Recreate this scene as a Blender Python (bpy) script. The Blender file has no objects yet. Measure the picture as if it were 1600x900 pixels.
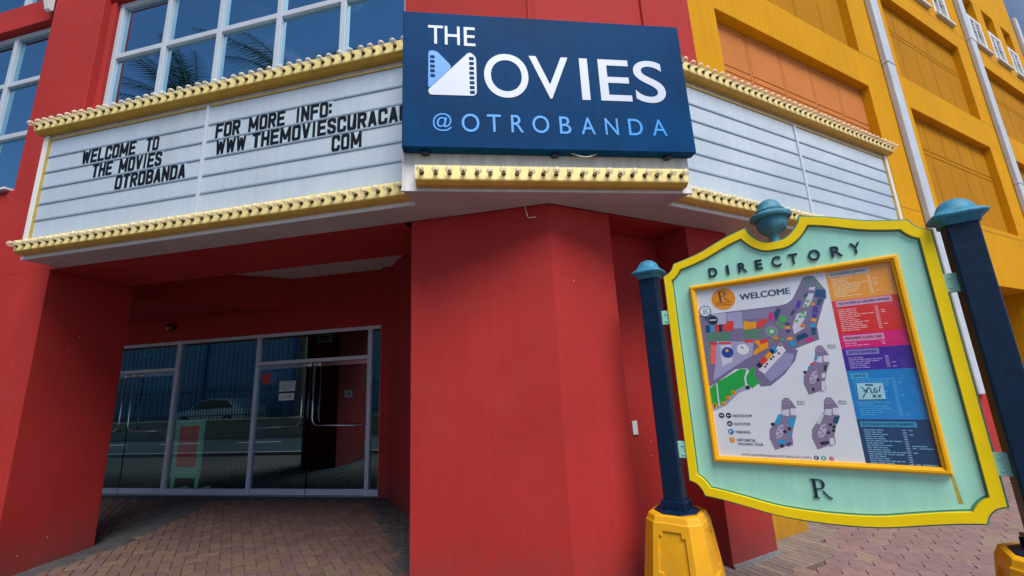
import bpy, bmesh, math, random
from mathutils import Vector, Matrix
random.seed(7)
R = math.radians
SC = bpy.context.scene
COL = SC.collection

# ---------------------------------------------------------------- camera
CAM_H, PITCH, ROLL = 1.6, R(12.633), R(-2.717)
cam_d = bpy.data.cameras.new('camera')
cam_d.sensor_width = 36.0
cam_d.lens = 664.47 / 1600 * 36.0
cam_d.clip_start = 0.05
cam_d.clip_end = 3000
cam = bpy.data.objects.new('camera', cam_d)
COL.objects.link(cam)
_f = Vector((0, math.cos(PITCH), math.sin(PITCH)))
_r0, _u0 = Vector((1, 0, 0)), Vector((0, -math.sin(PITCH), math.cos(PITCH)))
_r = _r0 * math.cos(ROLL) + _u0 * math.sin(ROLL)
_u = -_r0 * math.sin(ROLL) + _u0 * math.cos(ROLL)
cam.matrix_world = Matrix(((_r.x, _u.x, -_f.x, 0), (_r.y, _u.y, -_f.y, 0), (_r.z, _u.z, -_f.z, CAM_H), (0, 0, 0, 1)))
SC.camera = cam

# ---------------------------------------------------------------- sky and sun
SUN_AZ, SUN_EL = R(-70), R(54)          # direction towards the sun: azimuth from +X, elevation
world = bpy.data.worlds.new('World')
SC.world = world
world.use_nodes = True
wn, wl = world.node_tree.nodes, world.node_tree.links
wn.clear()
w_out = wn.new('ShaderNodeOutputWorld')
w_bg = wn.new('ShaderNodeBackground')
w_sky = wn.new('ShaderNodeTexSky')
w_sky.sky_type = 'NISHITA'
w_sky.sun_disc = False
w_sky.sun_elevation = SUN_EL
w_sky.sun_rotation = math.pi / 2 - SUN_AZ
w_sky.air_density = 1.0
w_sky.dust_density = 0.3
w_sky.altitude = 1500
w_sky.ozone_density = 3.0
w_tc = wn.new('ShaderNodeTexCoord')
w_map = wn.new('ShaderNodeMapping')
w_map.inputs['Scale'].default_value = (1.6, 1.6, 3.2)
w_map.inputs['Location'].default_value = (0.35, 0.1, 0.0)
w_noise = wn.new('ShaderNodeTexNoise')
w_noise.inputs['Scale'].default_value = 2.1
w_noise.inputs['Detail'].default_value = 7
w_noise.inputs['Roughness'].default_value = 0.58
w_ramp = wn.new('ShaderNodeValToRGB')
w_ramp.color_ramp.elements[0].position = 0.46
w_ramp.color_ramp.elements[1].position = 0.66
w_ramp.color_ramp.elements[0].color = (0, 0, 0, 1)
w_ramp.color_ramp.elements[1].color = (1, 1, 1, 1)
w_mix = wn.new('ShaderNodeMixRGB')
w_mix.inputs['Color2'].default_value = (9.5, 10.0, 10.8, 1)
wl.new(w_tc.outputs['Generated'], w_map.inputs['Vector'])
wl.new(w_map.outputs['Vector'], w_noise.inputs['Vector'])
wl.new(w_noise.outputs['Fac'], w_ramp.inputs['Fac'])
w_sep = wn.new('ShaderNodeSeparateXYZ')
w_side = wn.new('ShaderNodeMapRange')          # the cloud bank stands over the street to the south-east, the rest is clear
w_side.inputs['From Min'].default_value = -0.088
w_side.inputs['From Max'].default_value = 0.55
w_mul = wn.new('ShaderNodeMath')
w_mul.operation = 'MULTIPLY'
wl.new(w_tc.outputs['Generated'], w_sep.inputs[0])
w_dx = wn.new('ShaderNodeMath'); w_dx.operation = 'MULTIPLY_ADD'
w_dx.inputs[1].default_value = -1.5
wl.new(w_sep.outputs['Y'], w_dx.inputs[0])
wl.new(w_sep.outputs['X'], w_dx.inputs[2])
wl.new(w_dx.outputs[0], w_side.inputs['Value'])
wl.new(w_ramp.outputs['Color'], w_mul.inputs[0])
wl.new(w_side.outputs['Result'], w_mul.inputs[1])
wl.new(w_mul.outputs[0], w_mix.inputs['Fac'])
wl.new(w_sky.outputs['Color'], w_mix.inputs['Color1'])
wl.new(w_mix.outputs['Color'], w_bg.inputs['Color'])
w_bg.inputs['Strength'].default_value = 0.058
wl.new(w_bg.outputs['Background'], w_out.inputs['Surface'])

sun_d = bpy.data.lights.new('sun', 'SUN')
sun_d.energy = 2.2
sun_d.angle = R(32)
sun_d.color = (1.0, 0.94, 0.86)
sun = bpy.data.objects.new('sun', sun_d)
COL.objects.link(sun)
_to = Vector((math.cos(SUN_AZ) * math.cos(SUN_EL), math.sin(SUN_AZ) * math.cos(SUN_EL), math.sin(SUN_EL)))
sun.rotation_euler = _to.to_track_quat('Z', 'Y').to_euler()

SC.view_settings.view_transform = 'Standard'
SC.view_settings.look = 'None'
SC.view_settings.gamma = 1
SC.view_settings.use_curve_mapping = False
SC.view_settings.exposure = 0.92
SC.render.engine = 'CYCLES'
SC.cycles.max_bounces = 8
SC.cycles.transparent_max_bounces = 16
SC.cycles.use_denoising = True

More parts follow.
